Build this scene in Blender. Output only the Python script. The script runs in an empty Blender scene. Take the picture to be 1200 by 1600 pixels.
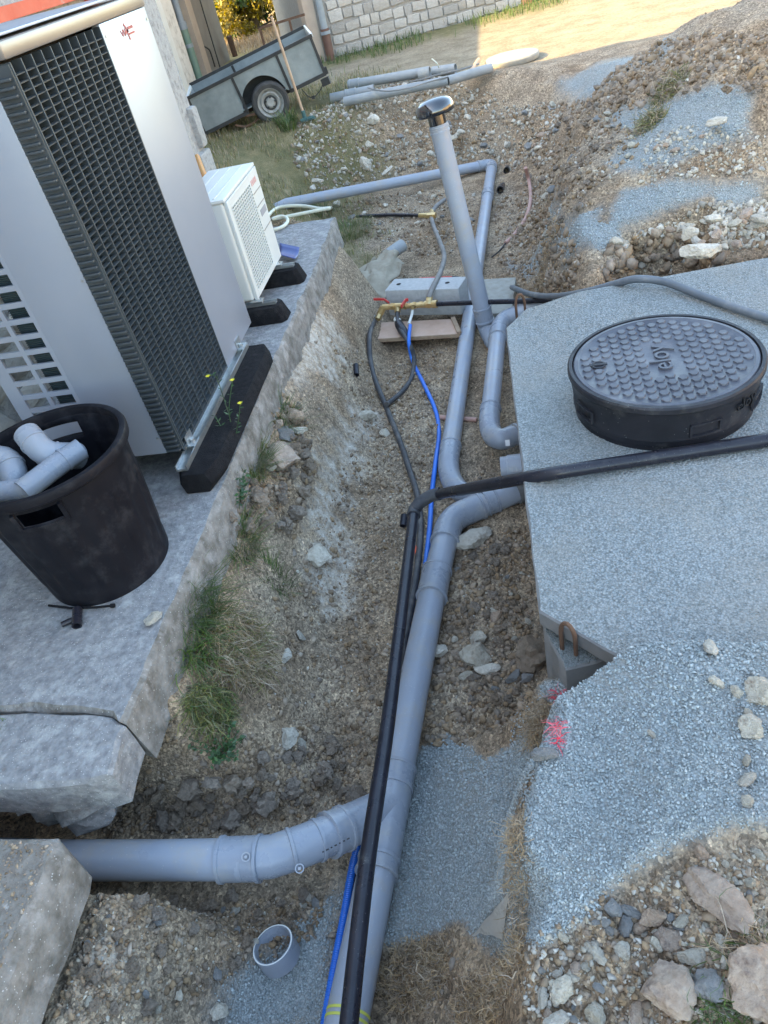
import bpy, bmesh, math, random
import numpy as np
from mathutils import Vector, Matrix, noise as mnoise
random.seed(7); RNG = np.random.default_rng(11)
scene = bpy.context.scene
COL = scene.collection
rad = math.radians

# ------------------------------------------------------------------ camera
FPX = 1155.0; CX, CY = 600.0, 800.0; CAMZ = 1.62
_dn = np.array([367., 1395., FPX]); _dn /= np.linalg.norm(_dn)
_Y = np.array([152., -997., FPX]); _Y -= _dn * (_Y @ _dn); _Y /= np.linalg.norm(_Y)
_Z = -_dn; _X = np.cross(_Y, _Z)
MW = np.stack([_X, _Y, _Z])                     # camera axes (right, down, forward) -> world
cam_d = bpy.data.cameras.new('camera'); cam = bpy.data.objects.new('camera', cam_d); COL.objects.link(cam)
cam_d.sensor_width = 36; cam_d.lens = 36 * FPX / 1600; cam_d.clip_start = .05; cam_d.clip_end = 500
R = Matrix(((MW[0][0], -MW[0][1], -MW[0][2]), (MW[1][0], -MW[1][1], -MW[1][2]), (MW[2][0], -MW[2][1], -MW[2][2])))
cam.matrix_world = Matrix.Translation((0, 0, CAMZ)) @ R.to_4x4()
scene.camera = cam

# ------------------------------------------------------------------ sky and sun
SUN_AZ = rad(24)       # horizontal heading of the light: from the left and a little from behind the camera
SUN_EL = rad(31)
w = bpy.data.worlds.new('World'); scene.world = w; w.use_nodes = True
nt = w.node_tree; bg = nt.nodes['Background']
sky = nt.nodes.new('ShaderNodeTexSky'); sky.sky_type = 'NISHITA'; sky.sun_disc = False
LD = Vector((math.cos(SUN_AZ) * math.cos(SUN_EL), math.sin(SUN_AZ) * math.cos(SUN_EL), -math.sin(SUN_EL)))
sky.sun_elevation = SUN_EL; sky.sun_rotation = math.atan2(-LD.x, -LD.y)
sky.air_density = 1.0; sky.dust_density = 1.2; sky.ozone_density = 1.0
nt.links.new(sky.outputs[0], bg.inputs[0]); bg.inputs[1].default_value = 0.15
sl = bpy.data.lights.new('sun', 'SUN'); so = bpy.data.objects.new('sun', sl); COL.objects.link(so)
sl.energy = 2.5; sl.angle = rad(.5); sl.color = (1.0, .79, .46)
so.rotation_euler = LD.to_track_quat('-Z', 'Y').to_euler(); so.location = (-20, -10, 20)
scene.view_settings.view_transform = 'Standard'; scene.view_settings.look = 'None'
scene.view_settings.gamma = 1; scene.view_settings.use_curve_mapping = False
scene.view_settings.exposure = 2.92
scene.view_settings.use_white_balance = True; scene.view_settings.white_balance_temperature = 7500; scene.view_settings.white_balance_tint = 5

# ------------------------------------------------------------------ helpers
def ray(px, py): return MW @ np.array([px - CX, py - CY, FPX])
def P(px, py, z):
    """the point at height z seen at pixel px, py of the photograph"""
    d = ray(px, py); t = (z - CAMZ) / d[2]
    return Vector((t * d[0], t * d[1], z))
def PY(px, py, y):
    d = ray(px, py); t = y / d[1]; return Vector((t * d[0], y, CAMZ + t * d[2]))
def PX(px, py, x):
    d = ray(px, py); t = x / d[0]; return Vector((x, t * d[1], CAMZ + t * d[2]))

def tag(o, label=None, cat=None, group=None, kind=None):
    if label: o['label'] = label
    if cat: o['category'] = cat
    if group: o['group'] = group
    if kind: o['kind'] = kind
    return o
def thing(name, label, cat, loc=(0, 0, 0), group=None):
    o = bpy.data.objects.new(name, None); COL.objects.link(o); o.location = loc
    o.empty_display_size = .1
    return tag(o, label, cat, group)
def obj(name, me, m, parent=None, loc=None, rot=None, smooth=True, label=None):
    """me: mesh or MB; without loc the vertices are world coordinates"""
    if isinstance(me, MB): me = me.mesh(name, smooth)
    o = bpy.data.objects.new(name, me); COL.objects.link(o)
    if m is not None and not me.materials: me.materials.append(m)
    if parent: o.parent = parent
    pl = Vector((0, 0, 0)); q = parent
    while q: pl += Vector(q.location); q = q.parent
    o.location = (Vector(loc) if loc is not None else Vector((0, 0, 0))) - pl
    if rot is not None: o.rotation_euler = rot
    if label: o['label'] = label
    return o
class MB:
    def __init__(s): s.v = []; s.f = []
    def add(s, vs, fs):
        k = len(s.v); s.v += [tuple(v) for v in vs]; s.f += [tuple(i + k for i in f) for f in fs]; return s
    def box(s, c, d, rot=None, ax=None, taper=0):
        hx, hy, hz = d[0] / 2, d[1] / 2, d[2] / 2
        vs = [Vector((sx * hx * (1 - taper * (sz > 0)), sy * hy * (1 - taper * (sz > 0)), sz * hz)) for sz in (-1, 1) for sy in (-1, 1) for sx in (-1, 1)]
        if ax is not None: M = Matrix((ax[0], ax[1], ax[2])).transposed(); vs = [M @ v for v in vs]
        if rot is not None:
            from mathutils import Euler
            M = Euler(rot).to_matrix(); vs = [M @ v for v in vs]
        c = Vector(c)
        return s.add([v + c for v in vs], [(0, 2, 3, 1), (4, 5, 7, 6), (0, 1, 5, 4), (2, 6, 7, 3), (0, 4, 6, 2), (1, 3, 7, 5)])
    def box2(s, a, b):
        a = Vector(a); b = Vector(b); return s.box((a + b) / 2, [abs(x) for x in (b - a)])
    def bar(s, a, b, wd, ht, up=(0, 0, 1)):
        a = Vector(a); b = Vector(b); z = (b - a); L = z.length; z.normalize()
        u = Vector(up); x = u.cross(z)
        if x.length < 1e-4: x = Vector((1, 0, 0))
        x.normalize(); y = z.cross(x)
        return s.box((a + b) / 2, (wd, ht, L), ax=(x, y, z))
    def tube(s, pts, r, n=14, caps=True, hollow=0, closed=False):
        pts = [Vector(p) for p in pts]; m = len(pts)
        rs = r if isinstance(r, (list, tuple)) else [r] * m
        T = []
        for i in range(m):
            a = pts[max(i - 1, 0)]; b = pts[min(i + 1, m - 1)]
            T.append((b - a).normalized() if (b - a).length > 1e-9 else Vector((0, 0, 1)))
        ref = Vector((0, 0, 1)) if abs(T[0].z) < .9 else Vector((1, 0, 0))
        N = [(ref - T[0] * ref.dot(T[0])).normalized()]
        for i in range(1, m):
            q = T[i - 1].rotation_difference(T[i]); v = q @ N[-1]; v = (v - T[i] * v.dot(T[i])).normalized(); N.append(v)
        vs = []; fs = []
        def ring(i, rr, off=0):
            B = T[i].cross(N[i])
            return [pts[i] + T[i] * off + (N[i] * math.cos(2 * math.pi * k / n) + B * math.sin(2 * math.pi * k / n)) * rr for k in range(n)]
        for i in range(m): vs += ring(i, rs[i])
        for i in range(m - 1):
            for k in range(n):
                a = i * n + k; b = i * n + (k + 1) % n; fs.append((a, b, b + n, a + n))
        if hollow:
            for e, i in ((0, 0), (1, m - 1)):
                k0 = len(vs); vs += ring(i, rs[i] - hollow); hd_ = min(.12, .4 * (pts[-1] - pts[0]).length); vs += ring(i, rs[i] - hollow, off=hd_ if e == 0 else -hd_)
                base = i * n
                for k in range(n):
                    a, b = base + k, base + (k + 1) % n; c, d = k0 + (k + 1) % n, k0 + k
                    fs.append((b, a, d, c) if e == 0 else (a, b, c, d))
                    fs.append((c, d, d + n, c + n) if e == 0 else (d, c, c + n, d + n))
                fs.append(tuple(k0 + n + k for k in range(n)))
        elif caps:
            fs.append(tuple(range(n))[::-1]); fs.append(tuple(range((m - 1) * n, m * n)))
        return s.add(vs, fs)
    def lathe(s, prof, c=(0, 0, 0), n=32, axis=None, cap=True):
        """prof: (r, z) list from bottom to top"""
        c = Vector(c); vs = []; fs = []
        if axis is None: X, Y, Z = Vector((1, 0, 0)), Vector((0, 1, 0)), Vector((0, 0, 1))
        else:
            Z = Vector(axis).normalized(); X = Z.orthogonal().normalized(); Y = Z.cross(X)
        for r, z in prof:
            for k in range(n):
                a = 2 * math.pi * k / n; vs.append(c + X * (r * math.cos(a)) + Y * (r * math.sin(a)) + Z * z)
        for i in range(len(prof) - 1):
            for k in range(n):
                a = i * n + k; b = i * n + (k + 1) % n; fs.append((a, b, b + n, a + n))
        cap = cap and prof[0] != prof[-1]
        if cap and prof[0][0] > 1e-6: fs.append(tuple(range(n))[::-1])
        if cap and prof[-1][0] > 1e-6: fs.append(tuple(range((len(prof) - 1) * n, len(prof) * n)))
        return s.add(vs, fs)
    def prism(s, poly, z0, z1, inset=0):
        """poly: list of (x, y) counter-clockwise"""
        n = len(poly); a = sum(poly[i][0] * poly[(i + 1) % n][1] - poly[(i + 1) % n][0] * poly[i][1] for i in range(n))
        if a < 0: poly = poly[::-1]
        vs = [(p[0], p[1], z0) for p in poly] + [(p[0], p[1], z1) for p in poly]
        fs = [tuple(range(n))[::-1], tuple(range(n, 2 * n))] + [(i, (i + 1) % n, n + (i + 1) % n, n + i) for i in range(n)]
        return s.add(vs, fs)
    def xform(s, M, k0=0):
        for i in range(k0, len(s.v)): s.v[i] = tuple(M @ Vector(s.v[i]))
        return s
    def mesh(s, name, smooth=True, bevel=0):
        me = bpy.data.meshes.new(name); me.from_pydata([tuple(v) for v in s.v], [], s.f)
        if smooth:
            me.shade_smooth()
            me.set_sharp_from_angle(angle=rad(38))
        me.update(); return me
def bev(me, wdt, seg=2):
    """bevel the sharp edges of a mesh in place"""
    bm = bmesh.new(); bm.from_mesh(me); bmesh.ops.remove_doubles(bm, verts=bm.verts, dist=1e-6)
    es = [e for e in bm.edges if len(e.link_faces) == 2 and e.calc_face_angle(0) > rad(35)]
    bmesh.ops.bevel(bm, geom=es, offset=wdt, segments=seg, affect='EDGES', clamp_overlap=True, profile=.6)
    bm.to_mesh(me); bm.free(); me.shade_smooth(); me.set_sharp_from_angle(angle=rad(38)); return me
def smooth_path(pts, k=8):
    pts = [Vector(p) for p in pts]; out = []
    for i in range(len(pts) - 1):
        p0 = pts[max(i - 1, 0)]; p1 = pts[i]; p2 = pts[i + 1]; p3 = pts[min(i + 2, len(pts) - 1)]
        for j in range(k):
            t = j / k; t2 = t * t; t3 = t2 * t
            out.append(.5 * ((2 * p1) + (p2 - p0) * t + (2 * p0 - 5 * p1 + 4 * p2 - p3) * t2 + (3 * p1 - p0 - 3 * p2 + p3) * t3))
    out.append(pts[-1]); return out
def seg(a, b, t0, t1, n=2):
    a = Vector(a); b = Vector(b); return [a.lerp(b, t0 + (t1 - t0) * i / (n - 1)) for i in range(n)]

# ------------------------------------------------------------------ numpy noise
_T = RNG.random((256, 256))
def vnoise(x, y):
    xi = np.floor(x).astype(int); yi = np.floor(y).astype(int); fx = x - xi; fy = y - yi
    fx = fx * fx * (3 - 2 * fx); fy = fy * fy * (3 - 2 * fy)
    a = _T[xi & 255, yi & 255]; b = _T[(xi + 1) & 255, yi & 255]; c = _T[xi & 255, (yi + 1) & 255]; d = _T[(xi + 1) & 255, (yi + 1) & 255]
    return (a * (1 - fx) + b * fx) * (1 - fy) + (c * (1 - fx) + d * fx) * fy
def fbm(x, y, f, o=4, g=.5):
    s = 0; a = 1; t = 0
    for i in range(o):
        s = s + a * (vnoise(x * f + 17.3 * i, y * f + 9.1 * i) - .5); t += a; a *= g; f *= 2.03
    return s / t * 2
_J = RNG.random((256, 256, 2))
def worley(x, y, f):
    x = x * f; y = y * f; xi = np.floor(x).astype(int); yi = np.floor(y).astype(int); d = np.full(x.shape, 9.); 
    for i in (-1, 0, 1):
        for j in (-1, 0, 1):
            J = _J[(xi + i) & 255, (yi + j) & 255]
            d = np.minimum(d, (xi + i + J[..., 0] - x) ** 2 + (yi + j + J[..., 1] - y) ** 2)
    return np.sqrt(d)
def S(a, b, x):
    t = np.clip((x - a) / (b - a), 0, 1); return t * t * (3 - 2 * t)

# ------------------------------------------------------------------ materials
def mat(name, c1, c2=None, scale=8, rough=.6, bump=0., bscale=40, metal=0, spec=.5, c3=None, s3=3, t3=(.55, .7), rnd=0., island=0., detail=6, trans=0, dots=None, coat=0, rv=1.):
    m = bpy.data.materials.new(name); m.use_nodes = True; n = m.node_tree.nodes; l = m.node_tree.links
    b = n['Principled BSDF']; b.inputs['Roughness'].default_value = rough; b.inputs['Metallic'].default_value = metal
    b.inputs['Specular IOR Level'].default_value = spec
    if coat: b.inputs['Coat Weight'].default_value = coat; b.inputs['Coat Roughness'].default_value = .15
    tc = n.new('ShaderNodeTexCoord'); geo = n.new('ShaderNodeNewGeometry')
    co = tc.outputs['Object']
    if c2 is None: c2 = tuple(min(1, x * .85) for x in c1)
    def nz(sc, det=detail, ro=.6):
        t = n.new('ShaderNodeTexNoise'); t.inputs['Scale'].default_value = sc; t.inputs['Detail'].default_value = det; t.inputs['Roughness'].default_value = ro
        l.new(co, t.inputs['Vector']); return t.outputs['Fac']
    def ramp(fac, a, bb, ca, cb):
        r = n.new('ShaderNodeValToRGB'); r.color_ramp.elements[0].position = a; r.color_ramp.elements[1].position = bb
        r.color_ramp.elements[0].color = (*ca, 1); r.color_ramp.elements[1].color = (*cb, 1); l.new(fac, r.inputs[0]); return r.outputs[0]
    def mix(fac, a, bb, bt='MIX'):
        x = n.new('ShaderNodeMix'); x.data_type = 'RGBA'; x.blend_type = bt
        if isinstance(fac, float): x.inputs[0].default_value = fac
        else: l.new(fac, x.inputs[0])
        for sk, v in ((x.inputs[6], a), (x.inputs[7], bb)):
            if isinstance(v, tuple): sk.default_value = (*v, 1)
            else: l.new(v, sk)
        return x.outputs[2]
    col = ramp(nz(scale), .35, .65, c1, c2)
    if c3 is not None: col = mix(ramp(nz(s3, 8, .7), t3[0], t3[1], (0, 0, 0), (1, 1, 1)), col, tuple(c3))
    if dots:  # (colour, scale, threshold)
        v = n.new('ShaderNodeTexVoronoi'); v.inputs['Scale'].default_value = dots[1]; l.new(co, v.inputs['Vector'])
        wn = n.new('ShaderNodeTexWhiteNoise'); l.new(v.outputs['Position'], wn.inputs[0])
        k = n.new('ShaderNodeMath'); k.operation = 'LESS_THAN'; l.new(wn.outputs['Value'], k.inputs[0]); k.inputs[1].default_value = dots[2]
        k2 = n.new('ShaderNodeMath'); k2.operation = 'LESS_THAN'; l.new(v.outputs['Distance'], k2.inputs[0]); k2.inputs[1].default_value = .33
        k3 = n.new('ShaderNodeMath'); k3.operation = 'MULTIPLY'; l.new(k.outputs[0], k3.inputs[0]); l.new(k2.outputs[0], k3.inputs[1])
        col = mix(k3.outputs[0], col, tuple(dots[0]))
    if rnd or island:
        src = geo.outputs['Random Per Island']
        if rnd: oi = n.new('ShaderNodeObjectInfo'); src = oi.outputs['Random']
        k = max(rnd, island)
        mr = n.new('ShaderNodeMapRange'); mr.inputs[3].default_value = 1 - k; mr.inputs[4].default_value = 1 + k; l.new(src, mr.inputs[0])
        hv = n.new('ShaderNodeHueSaturation'); l.new(col, hv.inputs['Color']); l.new(mr.outputs[0], hv.inputs['Value'])
        wn = n.new('ShaderNodeTexWhiteNoise'); wn.noise_dimensions = '1D'; l.new(src, wn.inputs['W'])
        m2 = n.new('ShaderNodeMapRange'); m2.inputs[3].default_value = 1 - k * .8; m2.inputs[4].default_value = 1 + k * .8; l.new(wn.outputs['Value'], m2.inputs[0]); l.new(m2.outputs[0], hv.inputs['Saturation'])
        col = hv.outputs[0]
    l.new(col, b.inputs['Base Color'])
    rn = ramp(nz(scale * 1.7), .3, .7, (max(0, rough - .08 * rv),) * 3, (min(1, rough + .1 * rv),) * 3); l.new(rn, b.inputs['Roughness'])
    if bump:
        bp = n.new('ShaderNodeBump'); bp.inputs['Strength'].default_value = min(1, bump); bp.inputs['Distance'].default_value = .01
        l.new(nz(bscale, 8, .65), bp.inputs['Height']); l.new(bp.outputs[0], b.inputs['Normal'])
    if trans:
        b.inputs['Subsurface Weight'].default_value = 0
        tr = n.new('ShaderNodeBsdfTranslucent'); l.new(col, tr.inputs[0]); ms = n.new('ShaderNodeMixShader'); ms.inputs[0].default_value = trans
        l.new(b.outputs[0], ms.inputs[1]); l.new(tr.outputs[0], ms.inputs[2]); l.new(ms.outputs[0], n['Material Output'].inputs[0])
    return m

M = dict(
 pvc=mat('grey_pvc', (.295, .325, .38), (.33, .36, .41), 5, .34, .06, 60, c3=(.38, .345, .30), s3=9, t3=(.48, .78), dots=((.5, .5, .5), 240, .02)),
 pvc_fit=mat('grey_pvc_fitting', (.255, .282, .33), (.29, .318, .365), 7, .28, .05, 60, c3=(.36, .35, .33), s3=10, t3=(.50, .78)),
 dark_conduit=mat('dark_grey_conduit', (.10, .115, .13), (.15, .165, .18), 6, .45, .1, 30, c3=(.24, .23, .21), s3=6),
 pvc_old=mat('weathered_grey_pvc', (.25, .27, .28), (.32, .33, .33), 6, .6, .1, 30, c3=(.4, .38, .33), s3=5),
 dirt_ring=mat('tape_yellow', (.60, .62, .12), (.5, .52, .1), 9, .5),
 black_pe=mat('black_polyethylene_pipe', (.012, .012, .018), (.02, .02, .028), 12, .30, .05, 50, spec=.4, c3=(.10, .095, .09), s3=14, t3=(.62, .85), dots=((.14, .14, .14), 260, .02)),
 black_rub=mat('dusty_black_hose', (.035, .035, .04), (.07, .068, .068), 14, .55, .1, 40, c3=(.17, .15, .13), s3=9, t3=(.5, .75)),
 hose_grey=mat('dusty_grey_hose', (.16, .15, .14), (.24, .22, .2), 10, .6, .1, 40),
 rubber=mat('recycled_rubber', (.008, .008, .010), (.016, .016, .018), 30, .85, .6, 160, spec=.15, c3=(.045, .043, .042), s3=6, t3=(.55, .8)),
 tub=mat('black_tub_plastic', (.008, .008, .011), (.013, .013, .017), 5, .5, .1, 30, spec=.12, c3=(.045, .045, .05), s3=11, t3=(.5, .85)),
 lid=mat('dusty_lid_plastic', (.085, .09, .108), (.055, .058, .073), 6, .42, .12, 70, c3=(.19, .19, .2), s3=5, t3=(.5, .8)),
 riser=mat('black_riser_plastic', (.014, .015, .019), (.024, .024, .030), 6, .45, .1, 50, spec=.28, c3=(.11, .105, .1), s3=8, t3=(.55, .85), dots=((.15, .145, .14), 190, .02)),
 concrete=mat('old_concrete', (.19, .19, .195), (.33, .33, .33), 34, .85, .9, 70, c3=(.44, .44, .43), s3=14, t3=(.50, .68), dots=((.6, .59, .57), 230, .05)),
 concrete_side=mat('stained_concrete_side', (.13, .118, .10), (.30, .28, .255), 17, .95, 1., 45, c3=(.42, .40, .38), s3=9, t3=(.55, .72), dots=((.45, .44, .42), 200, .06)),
 tank=mat('precast_concrete', (.18, .175, .17), (.24, .235, .225), 8, .85, .3, 60),
 block=mat('concrete_block', (.40, .40, .39), (.48, .48, .47), 40, .9, .5, 150),
 slab_old=mat('weathered_concrete_slab', (.30, .29, .25), (.38, .37, .33), 20, .9, .5, 90),
 board=mat('pinkish_plywood', (.50, .33, .24), (.58, .40, .30), 12, .6, .1, 40),
 board_edge=mat('plywood_edge', (.30, .20, .13), (.38, .27, .18), 30, .8, .3, 60),
 white_pnt=mat('silver_painted_steel', (.36, .40, .475), (.38, .42, .495), 2, .36, 0, metal=.45, rv=.15),
 trim=mat('satin_top_trim', (.27, .24, .22), (.30, .27, .25), 3, .3, 0, metal=.5, rv=.2),
 anthra=mat('anthracite_grille', (.038, .048, .056), (.055, .066, .074), 8, .42, .05, 80, c3=(.13, .14, .14), s3=5, t3=(.6, .85)),
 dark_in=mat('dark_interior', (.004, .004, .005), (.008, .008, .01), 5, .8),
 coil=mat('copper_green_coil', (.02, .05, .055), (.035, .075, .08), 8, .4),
 ac_white=mat('ac_white_casing', (.62, .63, .60), (.66, .67, .64), 3, .4, .03),
 steel=mat('galvanised_steel', (.42, .44, .45), (.52, .54, .54), 25, .35, .05, 60, metal=.85),
 trailer=mat('galvanised_trailer_sheet', (.20, .225, .225), (.30, .325, .32), 5, .5, .12, 30, metal=.25, c3=(.36, .36, .33), s3=7, t3=(.62, .8)),
 frame=mat('dark_angle_iron', (.022, .023, .024), (.04, .038, .036), 10, .6, .1, 40),
 rust=mat('rusty_iron', (.10, .055, .035), (.16, .085, .05), 25, .85, .4, 80),
 tyre=mat('worn_tyre', (.045, .044, .043), (.075, .072, .068), 12, .8, .2, 60),
 wheel=mat('dirty_wheel_rim', (.30, .29, .27), (.42, .41, .38), 9, .5, .1, 40, c3=(.08, .075, .07), s3=9),
 wood=mat('pale_wood', (.46, .30, .20), (.55, .38, .26), 14, .65, .1, 50),
 varn=mat('varnished_handle', (.55, .25, .07), (.62, .31, .10), 14, .35),
 teal=mat('teal_rake_head', (.05, .13, .13), (.08, .17, .16), 8, .5),
 blue_metal=mat('blue_painted_scoop', (.035, .06, .20), (.05, .08, .26), 6, .3, .05),
 blue=mat('blue_plastic_pipe', (.012, .14, .58), (.018, .17, .64), 8, .35),
 white_pl=mat('white_plastic', (.72, .73, .70), (.66, .67, .62), 8, .4),
 cream_hose=mat('cream_hose', (.58, .60, .50), (.66, .67, .56), 8, .45),
 brass=mat('brass', (.55, .38, .17), (.66, .48, .24), 20, .32, .1, 60, metal=.8),
 red=mat('red_plastic', (.55, .03, .03), (.62, .06, .05), 8, .4),
 redwall=mat('orange_red_paint', (.56, .09, .04), (.62, .12, .06), 6, .6, .1, 30, c3=(.45, .30, .25), s3=9, t3=(.62, .72)),
 pink=mat('dusty_pink_conduit', (.40, .22, .18), (.48, .30, .25), 12, .6, .1, 40),
 orange=mat('orange_plastic', (.75, .10, .02), (.65, .08, .02), 8, .5),
 chrome=mat('glossy_black_cap', (.006, .007, .010), (.010, .011, .016), 4, .06, 0, spec=.9, coat=1.0),
 sticker=mat('white_sticker', (.75, .75, .74), (.7, .7, .7), 8, .5),
 ink=mat('dark_print', (.03, .03, .035), (.04, .04, .05), 8, .6),
 logo=mat('faded_red_print', (.42, .10, .09), (.48, .14, .12), 8, .6),
 logo2=mat('pale_pink_print', (.62, .34, .32), (.66, .40, .38), 8, .6),
 grey_label=mat('grey_print', (.28, .28, .30), (.34, .34, .36), 8, .6),
 stone_w=mat('cut_wall_stone', (.36, .33, .295), (.45, .42, .38), 1.5, .9, 1., 3, rnd=.22, c3=(.25, .23, .21), s3=1.3, t3=(.55, .75)),
 mortar=mat('lime_mortar', (.29, .27, .245), (.35, .33, .30), 18, .95, .6, 50),
 render=mat('roughcast_render', (.34, .33, .32), (.46, .45, .43), 60, .95, 1., 70, c3=(.22, .21, .20), s3=30, t3=(.5, .65)),
 render_w=mat('pale_flaking_render', (.62, .61, .56), (.72, .71, .66), 5, .9, .5, 30, c3=(.36, .34, .30), s3=9, t3=(.5, .7)),
 taupe=mat('taupe_render', (.22, .19, .16), (.26, .23, .195), 4, .9, .3, 30),
 beige=mat('beige_post_paint', (.42, .33, .26), (.47, .38, .30), 6, .8, .2, 30),
 zinc=mat('zinc_downpipe', (.22, .25, .27), (.29, .32, .34), 6, .5, .05, 30),
 green_p=mat('green_downpipe', (.14, .22, .17), (.18, .26, .20), 6, .6),
 brownp=mat('brown_downpipe', (.12, .06, .045), (.15, .08, .06), 6, .6),
 copper_roof=mat('roof_tiles', (.16, .10, .08), (.20, .13, .10), 6, .9),
 rock_p=mat('pale_limestone', (.44, .39, .31), (.60, .55, .46), 1.6, .9, 1., 5, c3=(.27, .22, .17), s3=1.2, t3=(.5, .7), rnd=.2),
 rock_b=mat('brownish_boulder', (.35, .25, .18), (.50, .39, .30), 1.6, .9, 1., 5, c3=(.20, .14, .11), s3=1.2, t3=(.5, .7), rnd=.12),
 rock_g=mat('grey_stone', (.20, .20, .19), (.28, .27, .26), 1.6, .85, 1., 5, rnd=.2),
 clod=mat('earth_clod', (.18, .137, .10), (.28, .222, .17), 2.5, .95, 1., 4, rnd=.18),
 peb=mat('soil_pebbles', (.26, .20, .145), (.38, .305, .23), 30, .9, .3, 100, spec=.2, island=.34),
 grit=mat('grit_chips', (.32, .357, .358), (.385, .42, .418), 40, .85, .2, 200, spec=.25, island=.24),
 gritd=mat('dusty_grit_chips', (.235, .262, .258), (.31, .335, .325), 3, .9, .2, 200, spec=.2, island=.09),
 grass_g=mat('green_grass', (.075, .125, .035), (.11, .16, .05), 6, .6, island=.4, trans=.25),
 grass_d=mat('dry_grass', (.36, .26, .165), (.50, .385, .26), 6, .7, island=.35, trans=.2),
 grass_k=mat('mixed_grass', (.16, .17, .07), (.24, .22, .10), 6, .7, island=.45, trans=.2),
 weed=mat('weed_leaves', (.05, .11, .045), (.08, .15, .06), 6, .5, island=.3, trans=.25),
 flower=mat('yellow_petals', (.80, .66, .03), (.85, .72, .06), 6, .6),
 redspray=mat('pink_red_sprayed_straw', (.80, .06, .10), (.85, .12, .16), 6, .6, island=.2),
 leaf1=mat('sunny_green_leaves', (.16, .20, .03), (.22, .25, .05), 3, .6, island=.45, trans=.35),
 leaf2=mat('dark_green_leaves', (.04, .08, .02), (.065, .11, .03), 3, .6, island=.4, trans=.3),
 leaf3=mat('yellowing_leaves', (.30, .25, .04), (.38, .30, .06), 3, .6, island=.4, trans=.35),
 bark=mat('bark', (.12, .095, .07), (.18, .15, .11), 14, .9, .6, 40),
 sack=mat('woven_sack', (.30, .255, .19), (.38, .33, .25), 14, .75, .3, 60, trans=.1),
 sack_g=mat('green_print_on_sack', (.15, .30, .22), (.2, .35, .27), 14, .75),
 lidc=mat('dusty_concrete_lid', (.30, .28, .24), (.36, .335, .29), 14, .85, .3, 40),
)
# ------------------------------------------------------------------ terrain
TANK_FAR = lambda x: 3.56 + .0 * x
def gz0(x, y):
    """smooth terrain height"""
    floor = -.72 + .05 * S(1.6, .6, y) * 1.0
    xl0 = -1.26 + (-3.1 + 1.26) * S(5.0, 6.6, y); xl1 = -.86 + (-1.55 + .86) * S(5.0, 6.6, y)
    xl1 = xl1 + .12 * S(2.0, 1.2, y)
    L = S(xl0, xl1, x)
    zl = -.115 - .035 * S(2.2, 1.4, y) + .115 * S(4.9, 5.6, y)
    zl = zl - .10 * S(.86, .74, y); gap = S(1.3, 1.12, y) * S(.74, .84, y); zl = zl * (1 - gap) + gap * (-.52); L = np.where(y < .79, S(-1.22, -.80, x), L)
    # right side
    near = S(1.52, 1.36, y); mid = 1 - near
    xe = -.05 - .13 * (1.15 - y) + .025 * np.sin(y * 13) + .012 * np.sin(y * 31); R_near = S(xe - .13, xe + .05, x)
    led = .045 + .06 * S(.0, .35, x) * S(1.5, 1.1, y) - .03 * S(.7, .45, y)
    # chamfered tank corner: a hollow in the mound near the corner of the tank
    led = led - .12 * S(1.22, 1.33, y) * S(.1, .3, x); hol = S(-.03, .05, y - (1.14 + .62 * x)) * S(.25, .17, x); led = led - .24 * hol
    R_mid = S(-.02, .02, x) * S(1.55, 1.4, y) * 0 + 0 * x
    z = zl + (floor - zl) * L
    # grit rising to the ledge near the camera
    z = z + near * S(-.5, -.15, x) * .27
    zr_mid = -.55
    heap = .60 * S(-.05, 1.75, x) * S(3.5, 4.9, y) * (1 - S(6.0, 8.3, y)) * (1 + .12 * fbm(x, y, .8, 3)) - .5 * S(.4, .0, x) * (1 - S(7.2, 8.8, y)) * S(3.5, 4.2, y)
    heap = heap - .16 * S(4.3, 3.7, y) * S(.3, 1.2, x)
    cav = S(3.78, 3.74, y + .05 * fbm(x, y, 3, 2)) * S(.40, .52, x)
    heap = heap * (1 - cav) - .42 * cav
    pit = S(.58, .63, x) * S(1.0, .95, x) * S(4.06, 4.02, y); heap = heap * (1 - pit) - .60 * pit
    Rm = S(-.10, .18, x) * S(3.45, 3.75, y)
    R_far = Rm
    zr = zr_mid + (heap - zr_mid) * S(3.45, 3.7, y)
    z = z * (1 - near * R_near) + near * R_near * led
    wid = .38 + .75 * S(5.2, 7.5, y)
    R2 = S(-.06, wid, x + .22 * fbm(x + 9, y, 2.2, 3) * S(3.55, 3.9, y)) * mid
    z = z * (1 - R2) + R2 * zr
    # the bank at the far end of the trench
    F = S(8.0, 9.1, y + .25 * np.sin(x * 2.1)); z = z * (1 - F) + F * 0.0
    bumpy = S(7.2, 8.2, y) * S(9.6, 8.6, y); z = z + .05 * bumpy * (fbm(x, y, 1.6, 3) + .5)
    # outside the works everything goes back to yard level
    z = np.where(x < -1.26, np.where(y < 5.2, np.minimum(z, -.20), z), z)
    z = z + .0 * x
    far = S(11, 30, np.hypot(x, y)); z = z * (1 - far) + far * (.15 * fbm(x, y, .05, 2))
    bh = S(.35, -.4, y); z = z * (1 - bh) + bh * (-.08)
    return z
def G(px, py, off=0., fine=False):
    """the point of the terrain seen at a pixel"""
    d = ray(px, py); t = np.linspace(.2, 40, 8000) / np.linalg.norm(d) ; X = t * d[0]; Y = t * d[1]; Z = CAMZ + t * d[2]
    h = gz0(X, Y); k = np.argmax(Z < h)
    p = Vector((X[k], Y[k], float(h[k])))
    if fine:
        for _ in range(3): p = P(px, py, float(gz(np.array([p.x]), np.array([p.y]))[0]) + off)
        return p
    p.z += off; return p
def gzs(x, y): return float(gz0(np.array([x], float), np.array([y], float))[0])

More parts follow.
